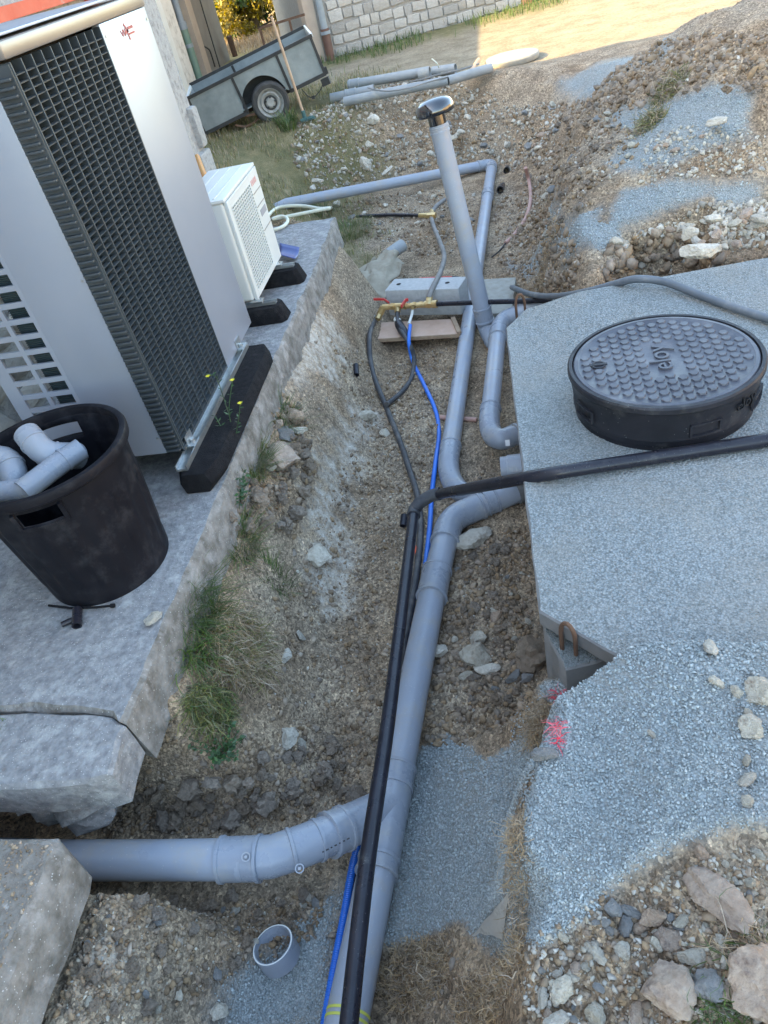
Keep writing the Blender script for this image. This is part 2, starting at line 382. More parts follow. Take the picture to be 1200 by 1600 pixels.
def poly_sd(x, y, poly):
    """signed distance, positive inside"""
    d = np.full(x.shape, 1e9); ins = np.zeros(x.shape, bool); n = len(poly)
    for i in range(n):
        x1, y1 = poly[i][:2]; x2, y2 = poly[(i + 1) % n][:2]
        ex, ey = x2 - x1, y2 - y1; t = np.clip(((x - x1) * ex + (y - y1) * ey) / (ex * ex + ey * ey + 1e-12), 0, 1)
        d = np.minimum(d, np.hypot(x - x1 - t * ex, y - y1 - t * ey))
        c = ((y1 > y) != (y2 > y)) & (x < (x2 - x1) * (y - y1) / (y2 - y1 + 1e-15) + x1); ins ^= c
    return np.where(ins, d, -d)
def gpoly(pts): return [tuple(G(*p)[:2]) for p in pts]
GRIT = [
 (gpoly([(640, 1175), (700, 1150), (760, 1180), (830, 1120), (850, 1200), (800, 1300), (790, 1400), (790, 1480), (720, 1440), (640, 1470), (600, 1480), (620, 1300)]), .02),
 (gpoly([(835, 1075), (900, 1065), (960, 1015), (1199, 985), (1199, 1290), (1090, 1315), (1010, 1350), (930, 1420), (840, 1480), (800, 1470), (795, 1350), (830, 1200), (850, 1120)]) + [(1.0, .9), (1.0, 1.6), (.4, 1.6)][:0], .02),
 ([(.35, 1.5), (.02, 1.5), (.02, 1.2), (.3, .8), (2.2, .6), (2.5, 1.6)], .05),
 (gpoly([(370, 1600), (400, 1530), (450, 1480), (500, 1420), (530, 1400), (500, 1600)]), .06),
 (gpoly([(955, 175), (1060, 155), (1175, 160), (1185, 215), (1120, 235), (1040, 255), (1000, 270), (950, 260), (980, 225)]), .045),
 (gpoly([(975, 300), (1060, 290), (1199, 285), (1199, 330), (1100, 345), (1000, 375), (940, 400), (860, 425), (950, 345)]), .045),
 (gpoly([(815, 430), (790, 410), (850, 365), (905, 330), (940, 320), (930, 380), (880, 425)]), .05),
 (gpoly([(860, 130), (930, 100), (1000, 85), (1040, 85), (960, 130), (900, 150)]), .12),
]
WHITE = [gpoly([(560, 640), (590, 650), (560, 740), (520, 800), (560, 860), (540, 930), (505, 960), (490, 870), (500, 770), (525, 700)]),
         gpoly([(470, 510), (500, 500), (530, 520), (520, 590), (470, 600), (440, 640)]),
         gpoly([(170, 1430), (200, 1440), (190, 1480), (160, 1500)])]
def masks(x, y):
    nz1 = fbm(x, y, 3.2, 4); nz2 = fbm(x, y, 13, 3)
    g = np.zeros(x.shape)
    for p, wd in GRIT: g = np.maximum(g, S(-wd, wd, poly_sd(x, y, p) + (nz1 * .09 + nz2 * .035) * min(1.6, wd / .03 * .5)))
    g = g * (1 - S(.3, .4, x) * S(3.5, 3.6, y) * S(3.95, 3.85, y)) * (1 - S(.54, .58, x) * S(1.05, 1.0, x) * S(3.5, 3.6, y) * S(4.14, 4.1, y))
    wh = np.zeros(x.shape)
    for p in WHITE: wh = np.maximum(wh, S(-.06, .06, poly_sd(x, y, p) + nz2 * .09 + nz1 * .05))
    # grass: left of the far bank, foot of the stone wall, meadow
    gr = S(-1.05, -1.7, x + .5 * nz1) * S(5.2, 5.8, y) * S(10.8, 9.6, y + x * .2) * .85
    wl = (y - 12.43 - (x + 2.5) * .412) * .92
    gr = np.maximum(gr, S(-1.15, -.45, wl + nz1 * .35) * S(11, 12.4, y + 1.2))
    gr = np.maximum(gr, S(17, 22, np.hypot(x, y)))
    sand = S(8.7, 9.7, y + .3 * nz1) 
    return g, wh, gr, sand
def gz(x, y, ms=None):
    g, wh, gr, sand = ms if ms is not None else masks(x, y)
    z = gz0(x, y); r = np.hypot(x, y)
    near = np.clip(1.4 - r / 9, .25, 1)
    lump = worley(x + .02 * fbm(x, y, 9, 2), y, 13); lump2 = worley(x, y, 34)
    bank = S(3.5, 4.2, y) * S(8.8, 7.5, y) * S(-.6, .2, x)
    soil = .040 * fbm(x, y, 3.0, 4) + bank * (.09 * fbm(x + 5, y, 1.7, 4) + .05 * (.5 - worley(x, y, 5))) + .036 * (.5 - lump) * (.55 + .9 * fbm(x, y, 1.7, 2)) + .011 * (.5 - lump2) + .010 * fbm(x, y, 42, 2)
    crack = np.minimum(0, worley(x, y, 7.5) * 0)
    gritd = .05 * fbm(x + 3, y, 1.9, 3) * S(1.6, 1.2, y) + .014 * fbm(x, y, 5, 3) + .004 * fbm(x, y, 60, 2)
    yard = S(8.6, 10, y) ; soil = soil * (1 - .75 * yard)
    return z + (soil * (1 - g) + gritd * g + .006 * g) * near
# vertices on a log-polar fan round the photographer's feet: dense near, coarse far
def build_ground():
    ang = np.concatenate([np.radians(np.linspace(-180, -82, 22)[:-1]), np.radians(np.linspace(-82, 82, 560)), np.radians(np.linspace(82, 180, 22)[1:-1])])
    rr = np.concatenate([[.02, .1], np.exp(np.linspace(math.log(.28), math.log(12), 640)), np.exp(np.linspace(math.log(12.3), math.log(260), 60))])
    A, Rr = np.meshgrid(ang, rr); x = Rr * np.sin(A); y = Rr * np.cos(A); nr, na = x.shape
    x = x.ravel(); y = y.ravel(); ms = masks(x, y); z = gz(x, y, ms)
    me = bpy.data.meshes.new('ground'); me.vertices.add(len(x)); me.vertices.foreach_set('co', np.stack([x, y, z], 1).ravel())
    i = np.arange(nr - 1)[:, None] * na; j = np.arange(na)[None, :]; jn = (j + 1) % na
    q = np.stack([i + j, i + jn, i + na + jn, i + na + j], -1).reshape(-1, 4)[:, ::-1]
    q = q[:, ::-1] if False else q
    me.loops.add(q.size); me.loops.foreach_set('vertex_index', q.ravel().astype(np.int32))
    me.polygons.add(len(q)); me.polygons.foreach_set('loop_start', np.arange(0, q.size, 4, dtype=np.int32))
    me.polygons.foreach_set('use_smooth', np.ones(len(q), bool)); me.update()
    at = me.color_attributes.new('zone', 'FLOAT_COLOR', 'POINT')
    c = np.stack(ms, 1).astype(np.float32); at.data.foreach_set('color', c.ravel())
    return me
def ground_mat():
    m = bpy.data.materials.new('ground_soil'); m.use_nodes = True; n = m.node_tree.nodes; l = m.node_tree.links; b = n['Principled BSDF']
    b.inputs['Roughness'].default_value = .92; b.inputs['Specular IOR Level'].default_value = .25
    tc = n.new('ShaderNodeTexCoord'); co = tc.outputs['Object']
    at = n.new('ShaderNodeAttribute'); at.attribute_name = 'zone'
    sep = n.new('ShaderNodeSeparateColor'); l.new(at.outputs['Color'], sep.inputs[0])
    def nz(sc, det=8, ro=.62):
        t = n.new('ShaderNodeTexNoise'); t.inputs['Scale'].default_value = sc; t.inputs['Detail'].default_value = det; t.inputs['Roughness'].default_value = ro; l.new(co, t.inputs['Vector']); return t.outputs['Fac']
    def ramp(fac, st):
        r = n.new('ShaderNodeValToRGB'); e = r.color_ramp.elements
        while len(e) < len(st): e.new(.5)
        for k, (p, c) in enumerate(st): e[k].position = p; e[k].color = (*c, 1)
        l.new(fac, r.inputs[0]); return r.outputs[0]
    def mix(fac, a, bb, bt='MIX'):
        x = n.new('ShaderNodeMix'); x.data_type = 'RGBA'; x.blend_type = bt
        if isinstance(fac, float): x.inputs[0].default_value = fac
        else: l.new(fac, x.inputs[0])
        for sk, v in ((x.inputs[6], a), (x.inputs[7], bb)):
            if isinstance(v, tuple): sk.default_value = (*v, 1)
            else: l.new(v, sk)
        return x.outputs[2]
    def vor(sc, out='Distance', feat='F1'):
        v = n.new('ShaderNodeTexVoronoi'); v.inputs['Scale'].default_value = sc; v.feature = feat; l.new(co, v.inputs['Vector']); return v
    soil = ramp(nz(5), [(.30, (.18, .122, .080)), (.5, (.31, .225, .152)), (.68, (.45, .35, .25))])
    soil = mix(ramp(nz(1.1, 4), [(.42, (0, 0, 0)), (.62, (1, 1, 1))]), soil, mix(.5, soil, (.32, .275, .22)))
    v1 = vor(95); sp = ramp(v1.outputs['Color'], [(.0, (.38, .37, .36)), (.6, (1.0, .98, .95)), (.85, (1.3, 1.27, 1.2)), (1, (2.2, 2.1, 1.95))])
    soil = mix(1.0, soil, sp, 'MULTIPLY')
    v2 = vor(210); soil = mix(1.0, soil, ramp(v2.outputs['Color'], [(.1, (.7, .7, .7)), (.9, (1.35, 1.35, 1.33))]), 'MULTIPLY')
    sandy = ramp(nz(3), [(.3, (.19, .155, .105)), (.5, (.27, .225, .16)), (.7, (.34, .29, .21))]); sandy = mix(1.0, sandy, ramp(nz(26, 8, .75), [(.3, (.55, .55, .55)), (.7, (1.35, 1.33, 1.3))]), 'MULTIPLY')
    gv = vor(165); grit = ramp(gv.outputs['Color'], [(.05, (.26, .285, .283)), (.5, (.32, .35, .347)), (.95, (.39, .415, .41))])
    grit = mix(1.0, grit, ramp(gv.outputs['Distance'], [(.35, (1, 1, 1)), (.75, (.62, .62, .62))]), 'MULTIPLY')
    grit = mix(ramp(nz(2.3, 5), [(.45, (0, 0, 0)), (.7, (.65, .65, .65))]), grit, (.31, .29, .25))
    grassc = ramp(nz(7), [(.3, (.10, .11, .045)), (.55, (.19, .165, .08)), (.7, (.30, .25, .14))])
    col = mix(sep.outputs[2], soil, grassc) if False else soil
    wh = ramp(nz(30, 8, .7), [(.35, (.42, .36, .29)), (.6, (.66, .61, .53))])
    k = n.new('ShaderNodeMath'); k.operation = 'MULTIPLY'; l.new(sep.outputs[1], k.inputs[0]); l.new(ramp(nz(17, 6, .7), [(.38, (.1, .1, .1)), (.6, (.9, .9, .9))]), k.inputs[1])
    col = mix(k.outputs[0], col, wh)
    col = mix(at.outputs['Alpha'], col, sandy)
    col = mix(sep.outputs[2], col, grassc)
    # meadow beyond the yard is dry and yellow
    sx = n.new('ShaderNodeSeparateXYZ'); l.new(co, sx.inputs[0])
    mr = n.new('ShaderNodeMapRange'); mr.inputs[1].default_value = 14; mr.inputs[2].default_value = 16; l.new(sx.outputs[1], mr.inputs[0])
    col = mix(mr.outputs[0], col, ramp(nz(4), [(.3, (.34, .25, .10)), (.7, (.50, .38, .17))]))
    col = mix(sep.outputs[0], col, grit)
    l.new(col, b.inputs['Base Color'])
    bp = n.new('ShaderNodeBump'); bp.inputs['Strength'].default_value = .9; bp.inputs['Distance'].default_value = .006
    h = n.new('ShaderNodeMath'); h.operation = 'ADD'; l.new(nz(70, 8, .7), h.inputs[0]); v3 = vor(120); 
    kk = n.new('ShaderNodeMath'); kk.operation = 'MULTIPLY'; kk.inputs[1].default_value = -.9; l.new(v3.outputs['Distance'], kk.inputs[0]); l.new(kk.outputs[0], h.inputs[1])
    l.new(h.outputs[0], bp.inputs['Height']); l.new(bp.outputs[0], b.inputs['Normal'])
    return m
g = obj('ground', build_ground(), None); g.data.materials.append(ground_mat()); tag(g, kind='structure')

# ---- scattered chips
def rock_template(n, seed, sq=(1, .8, .6)):
    r = np.random.default_rng(seed); p = r.normal(size=(n, 3)); p /= np.linalg.norm(p, axis=1)[:, None]; p *= r.uniform(.8, 1.1, (n, 1)); p *= np.array(sq)
    bm = bmesh.new(); [bm.verts.new(q) for q in p]; bmesh.ops.convex_hull(bm, input=bm.verts)
    for v in [v for v in bm.verts if not v.link_faces]: bm.verts.remove(v)
    bm.verts.index_update(); V = np.array([v.co[:] for v in bm.verts]); F = np.array([[v.index for v in f.verts] for f in bm.faces]); bm.free(); return V, F
def rand_rot(r, n):
    q = r.normal(size=(n, 4)); q /= np.linalg.norm(q, axis=1)[:, None]; a, b, c, d = q.T
    return np.stack([1 - 2 * (c * c + d * d), 2 * (b * c - a * d), 2 * (b * d + a * c), 2 * (b * c + a * d), 1 - 2 * (b * b + d * d), 2 * (c * d - a * b), 2 * (b * d - a * c), 2 * (c * d + a * b), 1 - 2 * (b * b + c * c)], 1).reshape(n, 3, 3)
def bulk(name, pos, size, m, nt=6, nv=9, seed=1, sq=(1, .8, .6)):
    r = np.random.default_rng(seed); VV = []; FF = []; k = 0; which = r.integers(0, nt, len(pos)); Rm = rand_rot(r, len(pos))
    for t in range(nt):
        V, F = rock_template(nv, seed * 31 + t, sq); idx = np.where(which == t)[0]
        if not len(idx): continue
        v = np.einsum('nij,vj->nvi', Rm[idx], V) * size[idx][:, None, None] + pos[idx][:, None, :]
        f = F[None] + (np.arange(len(idx)) * len(V))[:, None, None] + k; VV.append(v.reshape(-1, 3)); FF.append(f.reshape(-1, 3)); k += len(idx) * len(V)
    VV = np.concatenate(VV); FF = np.concatenate(FF)
    me = bpy.data.meshes.new(name); me.vertices.add(len(VV)); me.vertices.foreach_set('co', VV.ravel()); me.loops.add(FF.size); me.loops.foreach_set('vertex_index', FF.ravel().astype(np.int32))
    me.polygons.add(len(FF)); me.polygons.foreach_set('loop_start', np.arange(0, FF.size, 3, dtype=np.int32)); me.update()
    o = obj(name, me, m, smooth=False); tag(o, kind='stuff'); return o
def polar(n, r0, r1, a0=-80, a1=75, rng=RNG):
    a = np.radians(rng.uniform(a0, a1, n)); r = np.exp(rng.uniform(math.log(r0), math.log(r1), n)); return r * np.sin(a), r * np.cos(a), r
def keep(x, y):
    return ~((x < -1.16) & (y < 5.2) & (y > .92)) & ~((x < -1.17) & (y < .8)) & ~((x > -.06) & (y > 1.36) & (y < 3.6))
x, y, r = polar(46000, .5, 11); ms = masks(x, y); k = keep(x, y) & (RNG.random(len(x)) > ms[0] * 1.2) & (RNG.random(len(x)) > ms[2] * .7) & (RNG.random(len(x)) > S(8.7, 9.4, y) * .93) & (RNG.random(len(x)) < .35 + .65 * S(-.3, .5, fbm(x, y, 2, 3)))
x, y, r = x[k], y[k], r[k]; sz = .0022 * np.power(RNG.random(len(x)), -.42) * np.clip(r, .8, 3.4) ** .75; sz = np.minimum(sz, .022)
z = gz(x, y) + sz * .15; bulk('soil_pebbles', np.stack([x, y, z], 1), sz, M['peb'], seed=3)['label'] = 'small earth crumbs and pebbles strewn over the trench soil'
x, y, r = polar(150000, .5, 2.4, -75, 75); ms = masks(x, y); 
yl = RNG.uniform(.4, 1.2, 14000); xl = -.05 - .13 * (1.15 - yl) + .025 * np.sin(yl * 13) + .012 * np.sin(yl * 31) + RNG.uniform(-.09, .06, 14000)
x = np.concatenate([x, xl]); y = np.concatenate([y, yl]); r = np.hypot(x, y); ms = masks(x, y); k = keep(x, y) & (ms[0] > .25 + .5 * RNG.random(len(x)))
x, y, r = x[k], y[k], r[k]; sz = (.0024 + .0045 * RNG.random(len(x)) ** 2.2) * np.clip(r / 1.0, .85, 1.5)
z = gz(x, y) + sz * .3; bulk('gravel_chips', np.stack([x, y, z], 1), sz, M['grit'], nv=8, seed=5)['label'] = 'blue grey crushed gravel chips heaped round the tank'

x, y, r = polar(60000, 3.3, 8.5, -2, 28); ms = masks(x, y); k = keep(x, y) & (ms[0] > .35 + .4 * RNG.random(len(x))) & (y > 3.6); x, y = x[k], y[k]
bulk('mound_gravel', np.stack([x, y, gz(x, y) + .001], 1), .004 + .006 * RNG.random(len(x)) ** 2, M['grit'], nv=8, seed=6)['label'] = 'blue grey gravel patches spilled over the earth mound'
# ------------------------------------------------------------------ cast slabs with worn edges
def worn_slab(poly, z0, z1, step=.03, jit=.004, chip=.012, seed=1, side_out=None):
    """poly (x, y); a slab with a worn arris; side_out: list of outward lean per edge at the bottom"""
    a = sum(poly[i][0] * poly[(i + 1) % len(poly)][1] - poly[(i + 1) % len(poly)][0] * poly[i][1] for i in range(len(poly)))
    so_ = list(side_out) if side_out else [0] * len(poly)
    if a < 0: poly = poly[::-1]; so_ = so_[::-1]; so_ = so_[1:] + so_[:1]
    r = random.Random(seed); pts = []; nrm = []; lean = []
    for i in range(len(poly)):
        p = Vector(poly[i]).to_2d(); q = Vector(poly[(i + 1) % len(poly)]).to_2d(); d = q - p; L = d.length; k = max(1, int(L / step)); nn = Vector((d.y, -d.x)).normalized()
        for j in range(k): pts.append(p + d * (j / k)); nrm.append(nn); lean.append(so_[i])
    n = len(pts); vs = []; rings = [(-.0, z0, 'b'), (0, z0 * .55 + z1 * .45, 'm'), (0, z1 - chip, 't'), (chip * .9, z1, 'c')]
    for ins, z, kd in rings:
        for i, p in enumerate(pts):
            nn = nrm[i]; w = mnoise.noise(Vector((p.x * 9, p.y * 9, z * 9 + seed))) * jit * 2
            ch = max(0, mnoise.noise(Vector((p.x * 5 + seed, p.y * 5, 3)))) * chip * 2.2 + r.random() * chip * .3
            inn = -w; zz = z
            if kd == 'b': inn -= lean[i]; zz = z
            if kd == 'm': inn -= lean[i] * .5
            if kd == 't': zz = z - ch * .8
            if kd == 'c': inn += ch * 1.0
            inn += ins
            vs.append((p.x - nn.x * inn, p.y - nn.y * inn, zz))
    fs = [tuple(range(n))[::-1]]
    for k in range(len(rings) - 1):
        for i in range(n): fs.append((k * n + i, k * n + (i + 1) % n, (k + 1) * n + (i + 1) % n, (k + 1) * n + i))
    fs.append(tuple(range((len(rings) - 1) * n, len(rings) * n)))
    b = MB(); b.add(vs, fs); return b
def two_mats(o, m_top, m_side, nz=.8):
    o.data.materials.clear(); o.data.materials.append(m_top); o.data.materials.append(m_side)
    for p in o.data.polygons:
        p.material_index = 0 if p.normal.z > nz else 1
XE = -1.205
crack = [(-2.62, 1.19), tuple(P(0, 1110, 0)[:2]), tuple(P(40, 1106, 0)[:2]), tuple(P(80, 1109, 0)[:2]), tuple(P(130, 1110, 0)[:2]), tuple(P(172, 1117, 0)[:2]), (XE, 1.125)]
main_poly = crack + [(XE + .01, 2.1), (XE - .005, 3.3), (XE + .01, 4.4), (XE - .01, 5.26), (-2.62, 5.32)]
plat = thing('concrete_platform', 'long grey concrete platform along the house wall with a crack across its near end', 'platform', (-1.8, 3, -.2))
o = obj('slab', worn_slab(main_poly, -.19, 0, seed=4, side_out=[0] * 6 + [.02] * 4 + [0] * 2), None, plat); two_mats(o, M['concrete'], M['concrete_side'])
fr = [(-2.62, 1.184)] + [(p[0], p[1] - .005) for p in crack[1:-1]] + [(XE + .004, 1.118), (XE + .02, .965), (XE - .03, .945), (-1.45, .925), (-2.62, .93)]
o = obj('broken_end_piece', worn_slab(fr, -.15, -.003, seed=9, chip=.010, side_out=[0] * 6 + [.0, .0, -.01, -.01, 0]), None, plat, label='cracked off pale end piece of the platform'); two_mats(o, M['concrete'], M['concrete'])
rb = MB()
def lump_rock(c, s, seed, sub=2, amp=.28):
    bm = bmesh.new(); bmesh.ops.create_icosphere(bm, subdivisions=sub, radius=1)
    for v in bm.verts:
        d = v.co.normalized(); k = 1 + amp * mnoise.fractal(d * 1.3 + Vector((seed * 3.1, seed, 0)), 1, 2, 3)
        f = max(-.75, min(.8, d.dot(Vector((math.sin(seed), math.cos(seed * 2), .4)).normalized())))
        k *= 1 - .12 * max(0, f)
        v.co = Vector((d.x * s[0], d.y * s[1], d.z * s[2])) * k + Vector(c)
    vs = [v.co[:] for v in bm.verts]; fs = [[v.index for v in f.verts] for f in bm.faces]; bm.free(); return vs, fs
for i, (px, py, z, s) in enumerate([(70, 1262, -.27, .09), (110, 1265, -.26, .10), (145, 1262, -.27, .07), (35, 1262, -.25, .07), (130, 1290, -.34, .08), (80, 1285, -.36, .07), (155, 1240, -.22, .06), (100, 1240, -.2, .10), (40, 1238, -.2, .09)]):
    rb.add(*lump_rock(P(px, py, z) + Vector((0, .06, 0)), (s * 1.2, s, s * .8), i + 3))
obj('rubble_footing', rb, M['concrete'], plat, label='lumpy pale concrete under the broken platform end')['kind'] = 'stuff'
# the block at the near left
blk = worn_slab([(-2.6, .80), (-1.27, .795), (-1.235, .76), (-1.235, .4), (-1.235, -.2), (-2.6, -.2)], -.17, .0, seed=21, chip=.016, side_out=[0, .01, .02, .02, 0, 0])
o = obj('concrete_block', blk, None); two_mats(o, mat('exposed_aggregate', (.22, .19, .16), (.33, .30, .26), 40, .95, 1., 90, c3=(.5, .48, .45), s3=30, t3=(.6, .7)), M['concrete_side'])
tag(o, 'rough concrete kerb block with gravelly top in the near left corner', 'concrete block')

x = RNG.uniform(-2.55, -1.255, 9000); y = RNG.uniform(-.15, .775, 9000)
o2 = bulk('block_pebbles', np.stack([x, y, np.full(len(x), .001)], 1), .0025 + .007 * RNG.random(len(x)) ** 3, M['peb'], seed=12); o2.parent = o; o2['label'] = 'pebbles bedded in the rough top of the block'
# ------------------------------------------------------------------ house on the left
XW = -2.45
house = thing('house', 'roughcast house rising behind the heat pump with an orange red sill', 'house', (-5, 3, 0))
b = MB(); b.box2((-8.5, -5, -.6), (XW, 6.45, 3.5)); obj('wall', b, M['render'], house)
b = MB(); b.box2((-8.9, -5.3, 3.503), (XW + .25, 6.7, 3.68)); b.box2((-8.4, -4.8, 3.683), (XW - .3, 6.2, 3.9)); obj('roof', b, M['copper_roof'], house)
# rubble stones of the wall foot seen through the side guard, each its own piece
srock = []
for i in range(8):
    V, F = rock_template(16, 400 + i, (1, 1, 1)); V = np.clip(V * 1.25, -.86, .86)
    me = bpy.data.meshes.new('stone'); me.from_pydata(V.tolist(), [], F.tolist()); me.materials.append(M['stone_w']); srock.append(bev(me, .06, 1))
rr_ = random.Random(5)
z = .03
while z < 1.5:
    h = rr_.uniform(.10, .16); y = 1.6
    while y < 4.9:
        wd = rr_.uniform(.14, .30)
        o = obj('stone', rr_.choice(srock), None, house, loc=(XW + .012, y + wd / 2, z + h / 2), rot=(0, 0, 0)); o.scale = (.03, wd * .56, h * .56); y += wd + .012
    z += h + .012
for i, (zz, hh, ww) in enumerate([(.0, .36, .25), (.38, .30, .12), (.70, .33, .22), (1.05, .33, .14), (1.40, .33, .24), (1.75, .33, .14), (2.1, .33, .24)][:2]):
    q = MB(); q.box2((XW - .3, 6.46 - ww, zz), (XW + .05, 6.475, zz + hh)); me = bev(q.mesh('quoin', False), .03, 2); obj('quoin', me, M['render'], house)
b = MB(); b.box2((XW + .002, 2.6, 1.535), (XW + .045, 5.28, 1.598)); obj('sill', b, M['redwall'], house, label='orange red painted sill')
b = MB(); b.box2((XW + .002, 5.285, 1.5), (XW + .06, 5.36, 1.9)); obj('shutter_post', b, M['redwall'], house, label='dark red upright at the end of the sill')

# ------------------------------------------------------------------ lean-to behind the house
XB = -4.7
barn = thing('outbuilding', 'pale outbuilding with a downpipe and a beige post beyond the house corner', 'outbuilding', (-6, 11, 0))
def yb(px): return PX(px, 0, XB)[1]
H2 = 2.75
b = MB(); b.box2((-9, 6.6, -.3), (XB, 15.05, H2)); obj('wall', b, M['taupe'], barn)
b = MB(); b.box2((-9.2, 6.6, H2 + .003), (XB + .12, 15.2, H2 + .12)); obj('roof', b, M['copper_roof'], barn)
b = MB(); b.box2((XB + .001, 8.0, -.25), (XB + .08, yb(228), H2 - .02)); obj('roughcast_wall', b, M['render'], barn)
b = MB(); b.box2((XB + .001, yb(228.3), -.25), (XB + .13, yb(236), H2 - .02)); obj('door_frame', b, M['white_pl'], barn)
b = MB(); b.box2((XB + .001, yb(236.3), -.25), (XB + .09, yb(257), H2 - .02)); obj('render_panel', b, M['render_w'], barn)
dp = MB(); yp = yb(263); dp.tube([(XB + .09, yp, z) for z in (.8, 1.6, 2.7)], .05, 12); o = obj('downpipe', dp, M['zinc'], barn)
q = MB(); q.tube([(XB + .09, yp, -.2), (XB + .09, yp, .8)], .062, 12); obj('lower_downpipe', q, M['green_p'], o, label='green lower length of downpipe')
q = MB(); q.tube([(XB + .09, yp, .74), (XB + .09, yp, .84)], .072, 12); q.tube([(XB + .09, yp, .50), (XB + .09, yp, .55)], .07, 12); obj('collar', q, M['zinc'], o)
b = MB(); b.box2((XB + .001, yb(278), -.25), (XB + .10, yb(287), H2 - .02)); obj('post', b, M['beige'], barn)
b = MB(); b.box2((XB + .001, yb(311.4), -.25), (XB + .012, yb(312.4), H2 - .02)); obj('joint', b, M['frame'], barn)
b = MB(); b.tube(smooth_path([PX(312, 69, XB + .03), PX(325, 76, XB + .05), PX(329, 82, XB + .05), PX(336, 104, XB + .04)]), .012, 6); obj('cable', b, M['frame'], barn)
b = MB(); b.tube([PX(352, 60, XB + .15) + Vector((0, .25, 0)), PX(362, 92, XB + .15) + Vector((0, .25, 0))], .05, 10); obj('stub_post', b, M['rust'], barn)

# ------------------------------------------------------------------ stone building at the back
W0 = Vector((-2.5, 12.43, 0)); WD = Vector((.9245, .3811, 0)).normalized(); WN = Vector((WD.y, -WD.x, 0))
sb = thing('stone_building', 'stone building with grey cut blocks and a brown footed downpipe at the back', 'building', W0)
def wp(u, off, z): return W0 + WD * u + WN * off + Vector((0, 0, z))
WL = 3.15; WH = 1.35   # only the foot of the wall is in the frame; it is built to full height below
def wbox(u0, u1, o0, o1, z0, z1):
    b = MB(); vs = [wp(u, o_, z) for z in (z0, z1) for o_ in (o0, o1) for u in (u0, u1)]
    return b.add(vs, [(0, 2, 3, 1), (4, 5, 7, 6), (0, 1, 5, 4), (2, 6, 7, 3), (0, 4, 6, 2), (1, 3, 7, 5)])
obj('wall', wbox(0, WL, -3.5, 0, -.3, 3.2), M['mortar'], sb)
obj('roof', wbox(-.2, WL + .2, -3.8, .25, 3.203, 3.35), M['copper_roof'], sb)
stones = []
def wall_block(sd):
    r = random.Random(sd); bm = bmesh.new(); bmesh.ops.create_cube(bm, size=2); bmesh.ops.subdivide_edges(bm, edges=bm.edges, cuts=1, use_grid_fill=True)
    for v in bm.verts: v.co = Vector((v.co.x * (1 - .07 * r.random()), v.co.y * (1 - .25 * r.random()), v.co.z * (1 - .09 * r.random())))
    bmesh.ops.bevel(bm, geom=[e for e in bm.edges if e.calc_face_angle(0) > .8], offset=.1, segments=1, affect='EDGES', clamp_overlap=True)
    me = bpy.data.meshes.new('stone'); bm.to_mesh(me); bm.free(); me.materials.append(M['stone_w']); me.shade_smooth(); me.set_sharp_from_angle(angle=rad(40)); return me
for i in range(10): stones.append(wall_block(500 + i))
rs = random.Random(3); az = math.atan2(WD.y, WD.x); z = -.12; cnt = 0
while z < 1.5 and cnt < 290:
    h = rs.uniform(.10, .165); u = .20
    while u < WL - .05:
        wd = rs.uniform(.11, .25)
        if u + wd > WL: wd = WL - u
        hh = h * rs.uniform(.78, 1.06)
        o = obj('stone', rs.choice(stones), None, sb, loc=wp(u + wd / 2, -.004, z + h / 2 + rs.uniform(-.012, .012)), rot=(rs.uniform(-.05, .05), rs.uniform(-.09, .09), az)); o.scale = (wd * .5, .03, hh * .5); u += wd + .012; cnt += 1
    z += h + .012
obj('corner_render', wbox(-.14, .02, -.3, .03, -.3, 3.19), M['beige'], sb)
dp = MB(); dp.tube([wp(.09, .09, .36), wp(.09, .09, 3.1)], .05, 12); o = obj('downpipe', dp, M['zinc'], sb)
q = MB(); q.tube([wp(.09, .09, -.06), wp(.09, .09, .40)], .062, 12); obj('lower_downpipe', q, M['brownp'], o, label='rusty brown lower length of downpipe')
q = MB(); q.tube([wp(.09, .09, .33), wp(.09, .09, .37)], .075, 12); obj('collar', q, M['zinc'], o)
obj('brick_quoin', wbox(WL + .005, WL + .17, -.3, .02, -.2, 1.2), mat('orange_brick', (.55, .25, .12), (.6, .3, .16), 12, .9, .4, 50), sb)
# low rubble wall continuing in the sun
lw = thing('rubble_wall', 'low sunlit wall of pale rubble right of the stone building', 'wall', wp(WL + 1, 0, 0))
cc = 0
for k in range(3):
    for j in range(7):
        u = WL + .35 + j * .26 + (k % 2) * .1; o = obj('stone', srock[(j + k) % 8], M['stone_w'], lw, loc=wp(u, -.18, .06 + k * .18), rot=(.1 * j, .2 * k, az)); o.scale = (.15, .15, .11)

# unseen house added at the right; its sunlit wall warms the heat pump's reflection
nh = thing('added_reflected_house', 'unseen beige house added at the right for its warm reflection in the heat pump', 'house', (13, 4, 0))
b = MB(); b.box2((12.5, -6, -.5), (20, 11, 4.6)); obj('wall', b, mat('warm_beige_render', (.52, .40, .28), (.58, .46, .33), 2, .9), nh)
b = MB(); b.box2((12.2, -6.3, 4.603), (20.3, 11.3, 4.8)); obj('roof', b, M['copper_roof'], nh)
